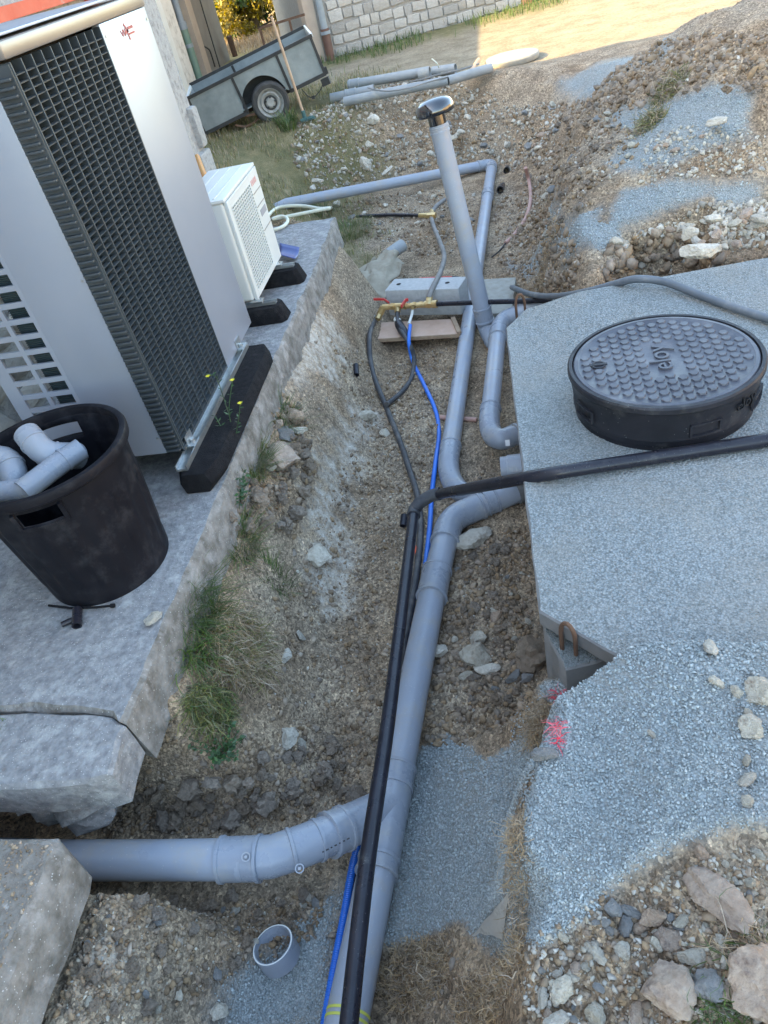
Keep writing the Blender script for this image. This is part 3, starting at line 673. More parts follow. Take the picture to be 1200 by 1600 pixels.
# ------------------------------------------------------------------ septic tank
tank = thing('concrete_tank', 'buried concrete tank with a gritty flat top slab and clipped corners', 'tank', (.9, 2.4, -.6))
t0 = [P(790, 512, 0), P(822, 484, 0), P(1199, 402, 0)]
sl_poly = [tuple(P(842, 955, 0)[:2]), tuple(P(790, 512, 0)[:2]), tuple(P(822, 482, 0)[:2]), tuple(P(905, 455, 0)[:2]), (1.1, 3.56), (2.45, 3.56), (2.45, 1.2), (.30, 1.19), tuple(P(955, 1020, 0)[:2])]
GT = bpy.data.materials['ground_soil']
gt = GT
def zone(me):
    at = me.color_attributes.new('zone', 'FLOAT_COLOR', 'POINT'); at.data.foreach_set('color', np.tile(np.array([1., 0, 0, 0], np.float32), len(me.vertices)))
o = obj('top_slab', worn_slab(sl_poly, -.055, 0, seed=31, chip=.004, jit=.002), None, tank); two_mats(o, gt, M['tank']); zone(o.data)
bd = [tuple(P(852, 1000, -.09)[:2]), (-.045, 3.42), (.04, 3.52), (2.4, 3.52), (2.4, 1.22), (.35, 1.22), tuple(P(962, 1022, -.09)[:2]), tuple(P(935, 1034, -.09)[:2]), tuple(P(884, 1046, -.09)[:2])]
bd[0] = tuple(P(850, 985, -.09)[:2])
o = obj('tank_body', worn_slab(bd, -1.1, -.09, seed=33, chip=.004, jit=.002), None, tank); two_mats(o, gt, M['tank']); zone(o.data)
# lifting hooks
def hook(base, ax, w_, h_, lab):
    hk = MB(); a = Vector(ax).normalized(); pts = [base + Vector((0, 0, -.03)), base + Vector((0, 0, h_ * .6))]
    c = base + a * (w_ / 2) + Vector((0, 0, h_ * .62))
    for i in range(9):
        t = math.pi * (1 - i / 8); pts.append(c + a * (math.cos(t) * w_ / 2) + Vector((0, 0, math.sin(t) * h_ * .38)))
    pts += [base + a * w_ + Vector((0, 0, h_ * .5)), base + a * w_ + Vector((0, 0, h_ * .1))]
    hk.tube(pts, .0065, 8); return obj('lifting_hook', hk, M['rust'], tank, label=lab)
_e1, _e2 = P(842, 955, 0), P(955, 1020, 0); _ed = (_e2 - _e1).normalized(); _en = Vector((_ed.y, -_ed.x, 0))
hook(_e1 + (_e2 - _e1) * .36 + _en * .013 + Vector((0, 0, -.09)), _ed, .048, .125, 'rusty bent lifting hook at the near corner')
hook(P(808, 500, -.09), (1, .3, 0), .045, .13, 'rusty lifting hook at the far corner')
# grit chips on the slab
x = RNG.uniform(-.02, 1.6, 52000); y = RNG.uniform(1.2, 3.5, 52000)
k = (poly_sd(x, y, sl_poly) > .004) & (np.hypot(x - .485, y - 2.455) > .30) & (RNG.random(len(x)) < .85 - .72 * S(-.15, .4, fbm(x, y, 1.8, 4)) ); x, y = x[k], y[k]
sz = .0018 + .0026 * RNG.random(len(x)) ** 2; o = bulk('grit_on_slab', np.stack([x, y, np.full(len(x), .001)], 1), sz, M['gritd'], nv=8, seed=8); o.parent = tank; o.location = -Vector(tank.location)
x = RNG.uniform(-.06, .2, 6000); y = RNG.uniform(1.15, 1.6, 6000); k = (poly_sd(x, y, bd) > .004); x, y = x[k], y[k]
o = bulk('grit_on_corner', np.stack([x, y, np.full(len(x), -.088)], 1), RNG.uniform(.0030, .0052, len(x)), M['gritd'], nv=8, seed=9); o.parent = tank; o.location = -Vector(tank.location)
# inlet sockets in the tank wall
def stub(parent, c, r, name='inlet_socket', m='pvc_fit', a=-.12, b_=.08):
    q = MB(); c = Vector(c); q.tube([c + Vector((a, 0, 0)), c + Vector((a + .03, 0, 0)), c + Vector((a + .031, 0, 0)), c + Vector((b_, 0, 0))], [r, r, r * 1.1, r * 1.1], 22); return obj(name, q, M[m], parent)
stub(tank, (-.03, PX(803, 725, -.09)[1], PX(803, 725, -.09)[2] - .02), .055)

# ------------------------------------------------------------------ manhole riser and lid
CXL, CYL = .485, 2.455; RT = .325; ZR = .185
mh = thing('manhole_riser', 'round black plastic manhole riser standing on the concrete tank', 'manhole riser', (CXL, CYL, 0))
b = MB(); b.lathe([(RT - .012, .0), (RT - .014, .015), (RT - .018, .036), (RT - .006, .042), (RT - .008, .05), (RT - .004, .10), (RT + .002, .150), (RT + .005, .158), (RT + .010, .162), (RT + .010, ZR - .006), (RT + .005, ZR), (RT - .007, ZR), (RT - .009, ZR - .02), (RT - .009, .02)], (CXL, CYL, 0), 96)
obj('riser_wall', b, M['riser'], mh)
for an in (205, 285, 330):   # moulded grip recess frames
    q = MB(); 
    for k in range(9):
        t0_ = rad(an - 9 + 2 * k); t1_ = rad(an - 9 + 2 * (k + 1)); rr2 = RT + .001
        for zz in (.058, .102): q.bar((CXL + rr2 * math.cos(t0_), CYL + rr2 * math.sin(t0_), zz), (CXL + rr2 * math.cos(t1_), CYL + rr2 * math.sin(t1_), zz), .010, .007)
    for t_ in (an - 9, an + 9): q.bar((CXL + (RT + .001) * math.cos(rad(t_)), CYL + (RT + .001) * math.sin(rad(t_)), .058), (CXL + (RT + .001) * math.cos(rad(t_)), CYL + (RT + .001) * math.sin(rad(t_)), .102), .008, .008)
    obj('grip_recess', q, M['riser'], mh)
def text_mesh(s, size, ext, bevel_d=0):
    cu = bpy.data.curves.new('lettering', 'FONT'); cu.body = s; cu.size = size; cu.extrude = ext; cu.align_x = 'CENTER'; cu.align_y = 'CENTER'; cu.bevel_depth = bevel_d; cu.offset = .0; cu.resolution_u = 3
    o = bpy.data.objects.new('lettering', cu); COL.objects.link(o); dg = bpy.context.evaluated_depsgraph_get(); me = bpy.data.meshes.new_from_object(o.evaluated_get(dg)); bpy.data.objects.remove(o); bpy.data.curves.remove(cu); me.materials.clear(); return me
me = text_mesh('eloy', .058, .0035)
t_ = rad(-48); rr2 = RT + .004
o = obj('lettering', me, mat('riser_letters', (.010, .010, .012), None, 8, .4), mh); o.location = (rr2 * math.cos(t_), rr2 * math.sin(t_), .122); o.rotation_euler = (rad(90), 0, t_ + rad(90))
lid = thing('manhole_cover', 'dusty dark round manhole cover embossed with hexagons and eloy lettering', 'manhole cover', (CXL, CYL, ZR))
RL = RT - .011
b = MB(); b.lathe([(0, ZR - .03), (RL, ZR - .03), (RL + .001, ZR - .008), (RL - .004, ZR - .002), (RL - .016, ZR - .001), (RL - .02, ZR - .004), (0.0001, ZR - .004)], (CXL, CYL, 0), 96); obj('cover_plate', b, M['lid'], lid)
b = MB(); pitch = .041; hr = .0180
def hexa(cx, cy):
    k0 = len(b.v); zt = ZR + .001; z0 = ZR - .0045
    vs = [(cx + (hr) * math.cos(rad(60 * i)), cy + (hr) * math.sin(rad(60 * i)), z0) for i in range(6)] + [(cx + (hr - .0025) * math.cos(rad(60 * i)), cy + (hr - .0025) * math.sin(rad(60 * i)), zt) for i in range(6)]
    b.add(vs, [(i, (i + 1) % 6, 6 + (i + 1) % 6, 6 + i) for i in range(6)] + [(6, 7, 8, 9, 10, 11)])
ex = pitch; ey = pitch * 1.02
for i in range(-8, 9):
    for j in range(-8, 9):
        hx = i * ex * .93; hy = (j + .5 * (i % 2)) * ey
        if math.hypot(hx, hy) > RL - .032: continue
        if -.062 < hx < .045 and -.105 < hy < .105: continue
        if abs(hx + .22) < .03 and abs(hy) < .03: continue
        hexa(CXL + hx, CYL + hy)
obj('hexagon_relief', b, M['lid'], lid, smooth=False)
me = text_mesh('eloy', .105, .0036, .0004); o = obj('lettering', me, M['lid'], lid); o.location = (-.012, 0, -.0005); o.rotation_euler = (0, 0, rad(90))
q = MB(); q.lathe([(.0, ZR + .0), (.026, ZR + .0), (.026, ZR + .0025), (.020, ZR + .003), (.018, ZR + .0005), (0, ZR + .0005)], (CXL - .225, CYL, 0), 20); q.box((CXL - .225, CYL, ZR + .002), (.06, .012, .004)); obj('key_hole', q, M['riser'], lid)
# ------------------------------------------------------------------ pipes
def run(name, pts, r, parent, m='pvc', n=24, hollow=0, smooth=0, label=None):
    b = MB(); p = smooth_path(pts, smooth) if smooth else pts; b.tube(p, r, n, hollow=hollow); return obj(name, b, M[m], parent, label=label)
def sleeve(parent, pts, r, lip=.004, m='pvc_fit', n=24, name='socket'):
    """a fitting sleeve with a raised lip at both ends"""
    pts = [Vector(p) for p in pts]; d0 = (pts[1] - pts[0]).normalized(); d1 = (pts[-1] - pts[-2]).normalized()
    P_ = [pts[0] - d0 * .001, pts[0], pts[0] + d0 * .010, pts[0] + d0 * .012] + pts[1:-1] + [pts[-1] - d1 * .012, pts[-1] - d1 * .010, pts[-1], pts[-1] + d1 * .001]
    R_ = [r - lip, r + lip, r + lip, r] + [r] * (len(pts) - 2) + [r, r + lip, r + lip, r - lip]
    b = MB(); b.tube(P_, R_, n); return obj(name, b, M[m], parent)
def bend(p0, c, p1, k=7):
    p0, c, p1 = Vector(p0), Vector(c), Vector(p1); return [(1 - t) ** 2 * p0 + 2 * t * (1 - t) * c + t * t * p1 for t in [i / k for i in range(k + 1)]]
RM = .0585
# main lower drain
ZA, ZB = -.655, -.585
a = P(676, 925, ZA); bb = P(549, 1560, ZB); dr = (bb - a).normalized()
drain = thing('drain_pipe', 'long grey drain pipe leaving the tank down the trench with a left branch', 'drain pipe', P(600, 1290, -.64))
run('pipe', [a, bb, bb + dr * .9], RM, drain)
wy0 = P(626, 1196, ZA * .5 + ZB * .5); wy1 = P(586, 1372, ZB - .01)
def on(t): return a.lerp(bb, t)
def tnear(px, py):
    best = min(range(1001), key=lambda i: (lambda q: (q[0] - px) ** 2 + (q[1] - py) ** 2)(proj(a.lerp(bb, i / 1000)))); return best / 1000
def proj(p):
    v = MW.T @ (np.array(p) - np.array([0, 0, CAMZ])); return CX + FPX * v[0] / v[2], CY + FPX * v[1] / v[2]
t1, t1b, t2b, t2 = tnear(628, 1200), tnear(622, 1235), tnear(590, 1340), tnear(583, 1366)
sleeve(drain, [on(t1), on(t1b)], RM + .004)
sleeve(drain, [on(t2b), on(t2)], RM + .005)
run('branch_body', [on(t1b - .005), on(t1b), on(t2b), on(t2b + .005)], [RM + .002, RM + .005, RM + .005, RM + .002], drain, 'pvc_fit')
# side branch of the wye, rising to the left pipe
jn = on(tnear(606, 1290)); l2 = P(252, 1344, -.43); l1 = P(100, 1344, -.40)
p_w0 = on(tnear(612, 1262)); p_w1 = P(518, 1303, -.50); p_w2 = P(470, 1322, -.465); p_w3 = P(425, 1338, -.445); p_w4 = P(360, 1344, -.435)
run('branch', [p_w0, p_w1], RM + .006, drain, 'pvc_fit')
dd = (p_w1 - p_w0).normalized()
sleeve(drain, [p_w1 - dd * .05, p_w1 + dd * .012], RM + .009)
e1 = bend(p_w1, p_w1 + dd * .085, p_w3); 
run('elbow', [p_w1] + e1[1:] + [p_w4], [RM + .001] + [RM + .002] * (len(e1) - 1) + [RM + .002], drain, 'pvc_fit')
def ringat(c, d, r, wd=.008, m='pvc_fit', par=None): 
    q = MB(); d = Vector(d).normalized(); c = Vector(c); q.tube([c - d * wd, c - d * (wd * .8), c + d * (wd * .8), c + d * wd], [r - .004, r, r, r - .004], 24); return obj('collar', q, M[m], par)
for t in (2, 5): ringat(e1[t], e1[t + 1] - e1[t - 1], RM + .006, .006, par=drain)
sleeve(drain, [P(408, 1341, -.44), P(345, 1343, -.433)], RM + .005)
run('left_pipe', [p_w4 + Vector((.05, 0, 0)), P(345, 1343, -.433), l2, l1, l1 + Vector((-.7, .01, .01))], RM, drain)
for (px, py) in ((384, 1339), (468, 1357)):   # moulding discs
    q = MB(); c = P(px, py, -.365 if px < 400 else -.385); d = (Vector((0, 0, CAMZ)) - c).normalized(); q.lathe([(.013, -.006), (.013, .0005), (.010, .0005), (.010, -.006)], c, 18, axis=d, cap=False); q.lathe([(.0045, -.006), (.0045, .0004), (.0, .0004)], c, 10, axis=d, cap=False); obj('moulding_mark', q, M['pvc'], drain)
# coupler, elbow and the run into the tank
def al(px, py): return a + dr * ((P(px, py, -.655) - a).dot(dr))
c0 = a - dr * .0; up1 = a - dr * .14; 
sleeve(drain, [a + dr * .035, a - dr * .135], RM + .006)
e0 = P(697, 838, -.655); e1_ = P(724, 802, -.66); tk = Vector((-.10, 0, 0)); tin = P(812, 766, -.66); tin = Vector((-.085, tin.y, -.66))
run('riser_pipe', [a, e0], RM, drain)
sleeve(drain, [e0 + (a - e0) * .12] + bend(e0, P(701, 812, -.655), e1_, 8) + [P(752, 790, -.66)], RM + .006, name='elbow')
run('tank_pipe', [e1_, P(752, 790, -.66), tin, tin + Vector((.1, .02, 0))], RM, drain)
sleeve(drain, [P(757, 787, -.66), P(775, 780, -.66)], RM + .005)
dtk = (tin - P(752, 790, -.66)).normalized()
q = MB(); q.tube([tin - dtk * .02, tin + dtk * .01, tin + dtk * .012, tin + dtk * .06], [.066, .066, .074, .074], 24); obj('tank_seal', q, M['tank'], drain)
q = MB(); c = P(552, 1538, ZB); 
for k, px in enumerate(((547.5, 1574), (545.5, 1586))):
    t = min(9, (P(px[0], px[1], ZB + RM) - a).dot(dr)); c = a + dr * t; q.tube([c - dr * .0035, c + dr * .0035], RM + .0012, 28)
obj('yellow_tape', q, M['dirt_ring'], drain, label='two thin yellow bands round the pipe')

# upper drain
RB = .05; ZU = -.665
up = thing('upper_drain_pipe', 'grey drain pipe running up the trench and turning left at its far end', 'drain pipe', P(733, 480, ZU))
cor = P(769, 256, -.66); lo = P(703, 705, ZU); far_l = P(448, 318, -.44); ne = P(758, 262, -.65)
vd = (cor - lo).normalized()
run('pipe', [lo, cor - vd * .13], RB, up)
ld = (far_l - cor).normalized()
sleeve(up, [cor - vd * .2] + bend(cor - vd * .09, cor, cor + ld * .09, 8) + [cor + ld * .16], RB + .005, name='elbow')
sleeve(up, [cor - vd * 1.02, cor - vd * .9], RB + .004)
run('cross_pipe', [cor + ld * .1, far_l, far_l + ld * .5 + Vector((0, 0, -.12))], RB, up)
el_end = P(748, 776, -.70)
sleeve(up, [lo + vd * .05] + bend(lo - vd * .02, P(695, 752, -.67), P(722, 770, -.69), 8) + [el_end], RB + .005, name='elbow')
run('tank_pipe', [P(722, 770, -.69), el_end, P(790, 785, -.72)], RB, up)
q = MB(); q.box(P(719, 786, -.64), (.018, .026, .002), rot=(rad(55), 0, rad(10))); obj('sticker', q, M['sticker'], up)
# printed line along the pipe
q = MB(); rp = random.Random(2)
for i in range(46):
    t = .05 + i * .018; c = lo.lerp(cor, t) + Vector((-.030, -.0, .0403))
    if rp.random() < .85: q.box(c, (.003, rp.uniform(.012, .03), .0006), rot=(0, rad(-37), math.atan2(vd.y, vd.x) - rad(90)))
obj('printed_line', q, M['ink'], up)

# parallel pipe to the tank
pc = thing('tank_inlet_pipe', 'short grey pipe with elbows lying close beside the tank', 'pipe', P(770, 600, -.56))
c_hi = P(778, 524, -.56); c_lo = P(765.5, 648, -.56); cd = (c_lo - c_hi).normalized()
run('pipe', [c_hi, c_lo], RB, pc)
sleeve(pc, [c_lo - cd * .06] + bend(c_lo + cd * .04, P(764, 690, -.575), P(788, 686, -.58), 8) + [Vector((-.075, PX(807, 690, -.08)[1], -.59))], RB + .005, name='elbow')
stub(pc, (-.045, PX(807, 690, -.08)[1], -.59), .058, 'tank_seal', 'tank', -.05, .07)
sleeve(pc, [c_hi + cd * .04] + bend(c_hi - cd * .03, P(781, 500, -.555), P(800, 494, -.54), 8) + [P(812, 488, -.53)], RB + .005, name='elbow')
run('tank_pipe', [P(800, 494, -.54), P(850, 470, -.48)], RB, pc)
q = MB(); q.box(P(793, 692, -.53), (.022, .03, .002), rot=(rad(60), 0, 0)); obj('sticker', q, M['sticker'], pc)

# vent pipe
RV = .054
v0 = Vector((-.233, 4.535, -.60)); v1 = Vector((-.362, 4.612, .60)); vn = (v1 - v0).normalized()
vent = thing('vent_pipe', 'upright grey vent pipe with a glossy black mushroom cap', 'vent pipe', v0)
run('pipe', [v0, v1], RV, vent, n=32)
sleeve(vent, [v0 + vn * .0, v0 + vn * .10], RV + .005)
sleeve(vent, [v1 - vn * .045, v1 - vn * .01], RV + .001, lip=.003, m='pvc')
run('base_elbow', [v0 + vn * .01, v0 - vn * .05, P(772, 535, -.66), P(782, 538, -.68)], RV + .002, vent, 'pvc_fit', smooth=5)
q = MB(); q.lathe([(RV - .004, -.01), (RV - .003, .075), (RV + .004, .08)], v1, 32, axis=vn); cp = obj('cap_neck', q, M['chrome'], vent)
q = MB(); q.lathe([(RV, .075), (.085, .062), (.107, .056), (.112, .066), (.110, .088), (.098, .113), (.07, .130), (.035, .137), (0, .139)], v1, 40, axis=vn); obj('cap', q, M['chrome'], vent)

# black pressure pipe over the slab
RP = .0235
bp_ = thing('black_pressure_pipe', 'long black plastic pipe crossing the tank slab and bending down the trench', 'pipe', P(660, 780, -.4))
k0 = P(1200, 688, .026); k1 = P(812, 748, .026); k2 = P(686, 772, -.40); 
dk = (k1 - k0).normalized()
kk = [k0 - dk * .8, k0, P(1000, 719, .027), k1, P(740, 762, -.22), k2]
kk = [k0 - dk * .8, P(1040, 712, .03), P(850, 742, .024), P(740, 762, -.19), k2]
run('cross_pipe', kk, RP, bp_, 'black_pe', smooth=6)
e = P(647, 797, -.44); lp = [e, P(631, 930, -.42), P(606, 1130, -.37), P(576, 1330, -.33), P(558, 1480, -.36), P(545, 1600, -.37)]
lp.append(lp[-1] + (lp[-1] - lp[-2]).normalized() * .6)
run('down_pipe', lp, RP, bp_, 'black_pe', smooth=6)
sleeve(bp_, [P(688, 771, -.40), P(672, 775, -.41), P(655, 786, -.42), P(647, 797, -.44), P(646, 806, -.44)], RP + .005, lip=.002, m='black_rub', name='elbow')
for pr in ((684, 771.5, -.40), (664, 779, -.415)):
    pass

def hose(name, label, cat, pts, r, m, smooth=8, n=12, hollow=0, group=None):
    b = MB(); b.tube(smooth_path(pts, smooth), r, n, hollow=hollow); o = obj(name, b, M[m]); tag(o, label, cat, group); return o
def corr(name, label, cat, pts, r, m, pitch=.006):
    p = smooth_path(pts, 10); L = [0]; 
    for i in range(1, len(p)): L.append(L[-1] + (p[i] - p[i - 1]).length)
    n = int(L[-1] / pitch * 2); out = []; rs_ = []; j = 0
    for i in range(n):
        d = L[-1] * i / (n - 1)
        while j < len(L) - 2 and L[j + 1] < d: j += 1
        t = (d - L[j]) / max(1e-9, L[j + 1] - L[j]); out.append(p[j].lerp(p[j + 1], t)); rs_.append(r if i % 2 else r * .86)
    b = MB(); b.tube(out, rs_, 10); o = obj(name, b, M[m]); tag(o, label, cat); return o
zf = -.69
def Gf(px, py, off=.014): return G(px, py, off, True)
hose('black_hose', 'thin dusty black hose snaking from the brass valve down the trench', 'hose', [P(594, 492, -.55), P(585, 502, -.57), Gf(577, 530, .03), Gf(582, 580), Gf(603, 635), Gf(625, 690), Gf(640, 735), Gf(652, 775, .03), Gf(657, 830), Gf(650, 900), Gf(634, 990), Gf(615, 1080), Gf(602, 1180), Gf(590, 1260)], .0165, 'black_rub')
hose('looped_hose', 'short black hose looping from the white coupling back onto the longer hose', 'hose', [P(621, 488, -.53), P(622, 505, -.56), P(630, 522, -.58), P(641, 540, -.62), Gf(647, 562, .03), Gf(643, 590), Gf(630, 610), Gf(612, 626, .03), Gf(604, 632, .045)], .0155, 'black_rub')
o = hose('blue_water_pipe', 'smooth bright blue water pipe curving beside the grey drain', 'water pipe', [P(641, 508, -.56), P(639, 535, -.6), Gf(645, 565, .03), Gf(662, 600), Gf(680, 640), Gf(686, 675), Gf(681, 720), Gf(675, 770), Gf(671, 830), Gf(664, 890), P(655, 960, -.72), P(640, 1060, -.72)], .0125, 'blue')
corr('blue_conduit', 'ribbed bright blue conduit beside the drain pipe at the bottom of the view', 'conduit', [P(588, 1240, -.66), P(570, 1290, -.655), P(553, 1345, -.65), P(538, 1430, -.645), P(521, 1520, -.64), P(506, 1610, -.64), P(495, 1700, -.64)], .0135, 'blue')
hose('upper_black_hose', 'dusty hose curving up from the brass manifold behind the vent pipe', 'hose', [P(670, 466, -.47), P(676, 450, -.44), P(688, 425, -.46), P(694, 400, -.55), P(686, 375, -.58), P(677, 352, -.6), P(674, 335, -.6), P(682, 322, -.6), P(695, 312, -.62)], .019, 'hose_grey')
o = hose('buried_black_pipe', 'black water pipe with a brass end lying left of the vent pipe', 'water pipe', [Gf(552, 339, .0), Gf(600, 336, .02), Gf(660, 336.5, .03)], .016, 'black_pe')
q = MB(); q.tube([P(655, 336.5, -.585), P(668, 336.5, -.585)], .021, 8); q.tube([P(668, 337, -.585), P(681, 336, -.585)], .026, 6); q.tube([P(675, 342, -.6), P(675, 330, -.6)], .022, 8); obj('brass_tee', q, M['brass'], o)
o = hose('feed_pipe', 'straight black water pipe from the manifold towards the tank', 'water pipe', [P(682, 475, -.50), P(760, 472, -.47), P(830, 470, -.44), P(880, 468, -.40)], .0165, 'black_pe')
hose('grey_conduit', 'smooth blue grey conduit snaking over the far edge of the tank slab', 'conduit', [P(800, 449, -.56), P(830, 460, -.42), P(870, 463, -.22), P(920, 455, -.06), P(960, 444, .0), P(995, 436, .05), P(1040, 441, .04), P(1100, 464, .025), P(1160, 485, .025), P(1230, 506, .025), P(1320, 520, .025), Vector((1.9, 2.75, .03)), Vector((2.44, 2.6, .03)), Vector((2.7, 2.5, -.1))], .018, 'dark_conduit')
hose('pink_conduit', 'dusty pink flexible conduit sticking out of the trench bank', 'conduit', [Gf(821, 262, .06), Gf(827, 285, .03), Gf(829, 312, .02), Gf(822, 340), Gf(805, 365), Gf(790, 380)], .017, 'pink')
hose('wire', 'thin dark wire end below the pink conduit', 'wire', [Gf(791, 379), Gf(780, 392), Gf(768, 402)], .006, 'frame')
for px, py in ((793, 267), (783, 297)):
    c = Gf(px, py, .008); q = MB(); q.tube([c + Vector((-.01, -.05, .02)), c + Vector((.04, .35, -.05))], .032, 18, hollow=.006); o = obj('pipe_end', q, M['black_pe']); tag(o, 'open black pipe end in the bank, the ' + ('upper' if py < 280 else 'lower') + ' of two', 'pipe end')
hose('red_hose', 'short red hose end behind the concrete block', 'hose', [P(655, 436, -.47), P(690, 434, -.47), P(712, 434, -.48), P(728, 437, -.5)], .009, 'red')
q = MB(); q.tube([P(706, 434, -.48), P(716, 435, -.48)], .014, 10); q.tube([P(716, 435, -.48), P(730, 437, -.49)], .013, 10); o = obj('hose_connector', q, M['black_pe']); tag(o, 'small black hose connector right of the red hose', 'connector')

# brass manifold
man = thing('brass_manifold', 'brass water manifold with two red handled valves in front of the concrete block', 'manifold', P(640, 478, -.5))
def bt(p, q_, r, n=8, name='brass_fitting', m='brass', par=None): 
    b = MB(); b.tube([p, q_], r, n); return obj(name, b, M[m], par or man)
A = lambda px, py, z=-.5: P(px, py, z)
for (x0, x1, y0, y1, r, n) in ((598, 612, 480, 479, .021, 8), (612, 617, 479, 479, .026, 6), (617, 630, 478.5, 478, .022, 10), (630, 634, 478, 478, .027, 6), (634, 646, 478, 477, .019, 10), (646, 650, 477, 477, .025, 6), (650, 664, 477, 476, .020, 10), (656, 662, 476, 476, .0235, 6), (664, 676, 475.5, 475, .024, 12), (676, 683, 475, 475, .027, 12)):
    bt(A(x0, y0), A(x1, y1), r, n)
bt(A(670, 478), A(671, 464, -.47), .023, 8); bt(A(621, 478), A(621, 488, -.53), .022, 8); bt(A(645, 478), A(645, 483, -.52), .014, 8)
bt(A(599, 480), A(594, 490, -.54), .024, 8); bt(A(594, 490, -.54), A(590, 499, -.56), .020, 6)
bt(A(575, 493, -.57), A(588, 496, -.56), .013, 8, 'drain_cock', 'steel')
q = MB(); q.bar(A(584, 467.5, -.46), A(600, 467.5, -.46), .008, .016); q.bar(A(600, 467.5, -.46), A(608, 473, -.47), .006, .014); o = obj('valve_handle', q, M['red'], man, label='red lever pointing left')
q = MB(); q.bar(A(627, 479, -.46), A(634, 469, -.46), .008, .022); q.bar(A(634, 469, -.46), A(638, 468, -.46), .006, .02); obj('valve_handle', q, M['red'], man, label='red lever turned across the manifold')
q = MB(); q.tube([A(645, 482, -.52), A(644, 490, -.54), A(641, 500, -.56), A(639, 506, -.57)], .010, 10); obj('white_pipe', q, M['white_pl'], man)
cpn = thing('hose_coupling', 'black compression coupling with a white nut above the pinkish board', 'coupling', P(627, 512, -.57))
q = MB(); q.tube([P(620, 499, -.56), P(623, 505, -.565)], .024, 10); obj('white_nut', q, M['white_pl'], cpn)
q = MB(); q.tube([P(622, 504, -.565), P(624, 508, -.57), P(630, 518, -.585), P(635, 527, -.60)], [.026, .031, .032, .022], 14); obj('coupling_body', q, M['black_pe'], cpn)

# block, slab and board
bk = thing('concrete_building_block', 'pale grey concrete building block with two small holes behind the manifold', 'concrete block', P(650, 470, -.65))
fl = P(601, 454, -.45); frr = P(716, 451, -.45); ux = (frr - fl).normalized(); uy = Vector((-ux.y, ux.x, 0)); Lb = (frr - fl).length
def blockmesh():
    b = MB(); c = fl + ux * Lb / 2 + uy * .095 + Vector((0, 0, -.095)); b.box(c, (Lb, .19, .19), ax=(ux, uy, Vector((0, 0, 1)))); return bev(b.mesh('block', False), .006, 2)
obj('block_body', blockmesh(), M['block'], bk)
for f in (.13, .80):
    q = MB(); c = fl + ux * Lb * f + uy * .095; q.lathe([(.0, .001), (.017, .0015)], c, 16); q.v = [tuple(v) for v in q.v]; obj('hole', q, M['dark_in'], bk)
sd = MB(); s0, s1, s2, s3_ = P(756, 436, -.6), P(806, 433, -.6), P(800, 487, -.6), P(745, 492, -.6)
sd.prism([tuple(p[:2]) for p in (s0, s1, s2, s3_)], -.66, -.6); o = obj('concrete_slab', bev(sd.mesh('concrete_slab', False), .006), M['slab_old']); tag(o, 'weathered square concrete slab lying right of the vent pipe foot', 'slab')
# shallow groove near its edge is part of the casting
bo = thing('board', 'pinkish plywood board lying in front of the manifold', 'board', P(650, 515, -.64))
pb = [P(588, 504, -.62), P(709, 498, -.62), P(719, 521, -.62), P(590, 529, -.62)]
sd = MB(); sd.prism([tuple(p[:2]) for p in pb], -.650, -.62); obj('panel', bev(sd.mesh('panel', False), .003), M['board'], bo)
q = MB(); q.bar(pb[1] + Vector((-.005, 0, .007)), pb[2] + Vector((-.005, 0, .007)), .028, .014); obj('batten', q, M['board_edge'], bo)
q = MB(); q.bar(pb[3] + Vector((0, -.004, -.012)), pb[2] + Vector((0, -.004, -.012)), .006, .022); obj('edge_strip', q, M['board_edge'], bo)

# grey pipe offcut and woven sack
so_ = thing('pipe_offcut', 'short cut end of grey pipe poking out of the woven sack', 'pipe offcut', P(615, 392, -.6))
run('pipe', [P(602, 402, -.60), P(629, 383, -.58)], .052, so_, 'pvc_old', hollow=.004)
gx, gy = 22, 14; q = MB(); vs = []
cs = [(575, 392), (622, 398), (634, 425), (598, 470), (545, 432)]
c00, c10, c11, c01 = P(604, 396, -.56), P(632, 412, -.58), P(600, 468, -.60), P(542, 432, -.52)
for j in range(gy + 1):
    for i in range(gx + 1):
        u, v = i / gx, j / gy; p = (c00 * (1 - u) * (1 - v) + c10 * u * (1 - v) + c11 * u * v + c01 * (1 - u) * v)
        hgt = .055 * math.sin(math.pi * u) * (1 - v * .6) + .035 * mnoise.noise(Vector((u * 4, v * 5, 2))) + .02 * mnoise.noise(Vector((u * 11, v * 9, 5)))
        vs.append(p + Vector((.05 * mnoise.noise(Vector((u * 3, v * 3, 9))), .05 * mnoise.noise(Vector((u * 3, v * 3, 19))), hgt)))
q.add(vs, [(j * (gx + 1) + i, j * (gx + 1) + i + 1, (j + 1) * (gx + 1) + i + 1, (j + 1) * (gx + 1) + i) for j in range(gy) for i in range(gx)])
sk = obj('woven_sack', q, M['sack']); tag(sk, 'crumpled beige woven plastic sack left of the concrete block', 'sack')
md = sk.modifiers.new('thickness', 'SOLIDIFY'); md.thickness = .004
q = MB(); 
for k in range(5):
    u0 = .78; v0_ = .15 + k * .12; c = vs[int(v0_ * gy) * (gx + 1) + int(u0 * gx)]; q.box(c + Vector((-.04, -.02, .008)), (.028, .012, .002), rot=(0, 0, .5 + .2 * k))
obj('print', q, M['sack_g'], sk)

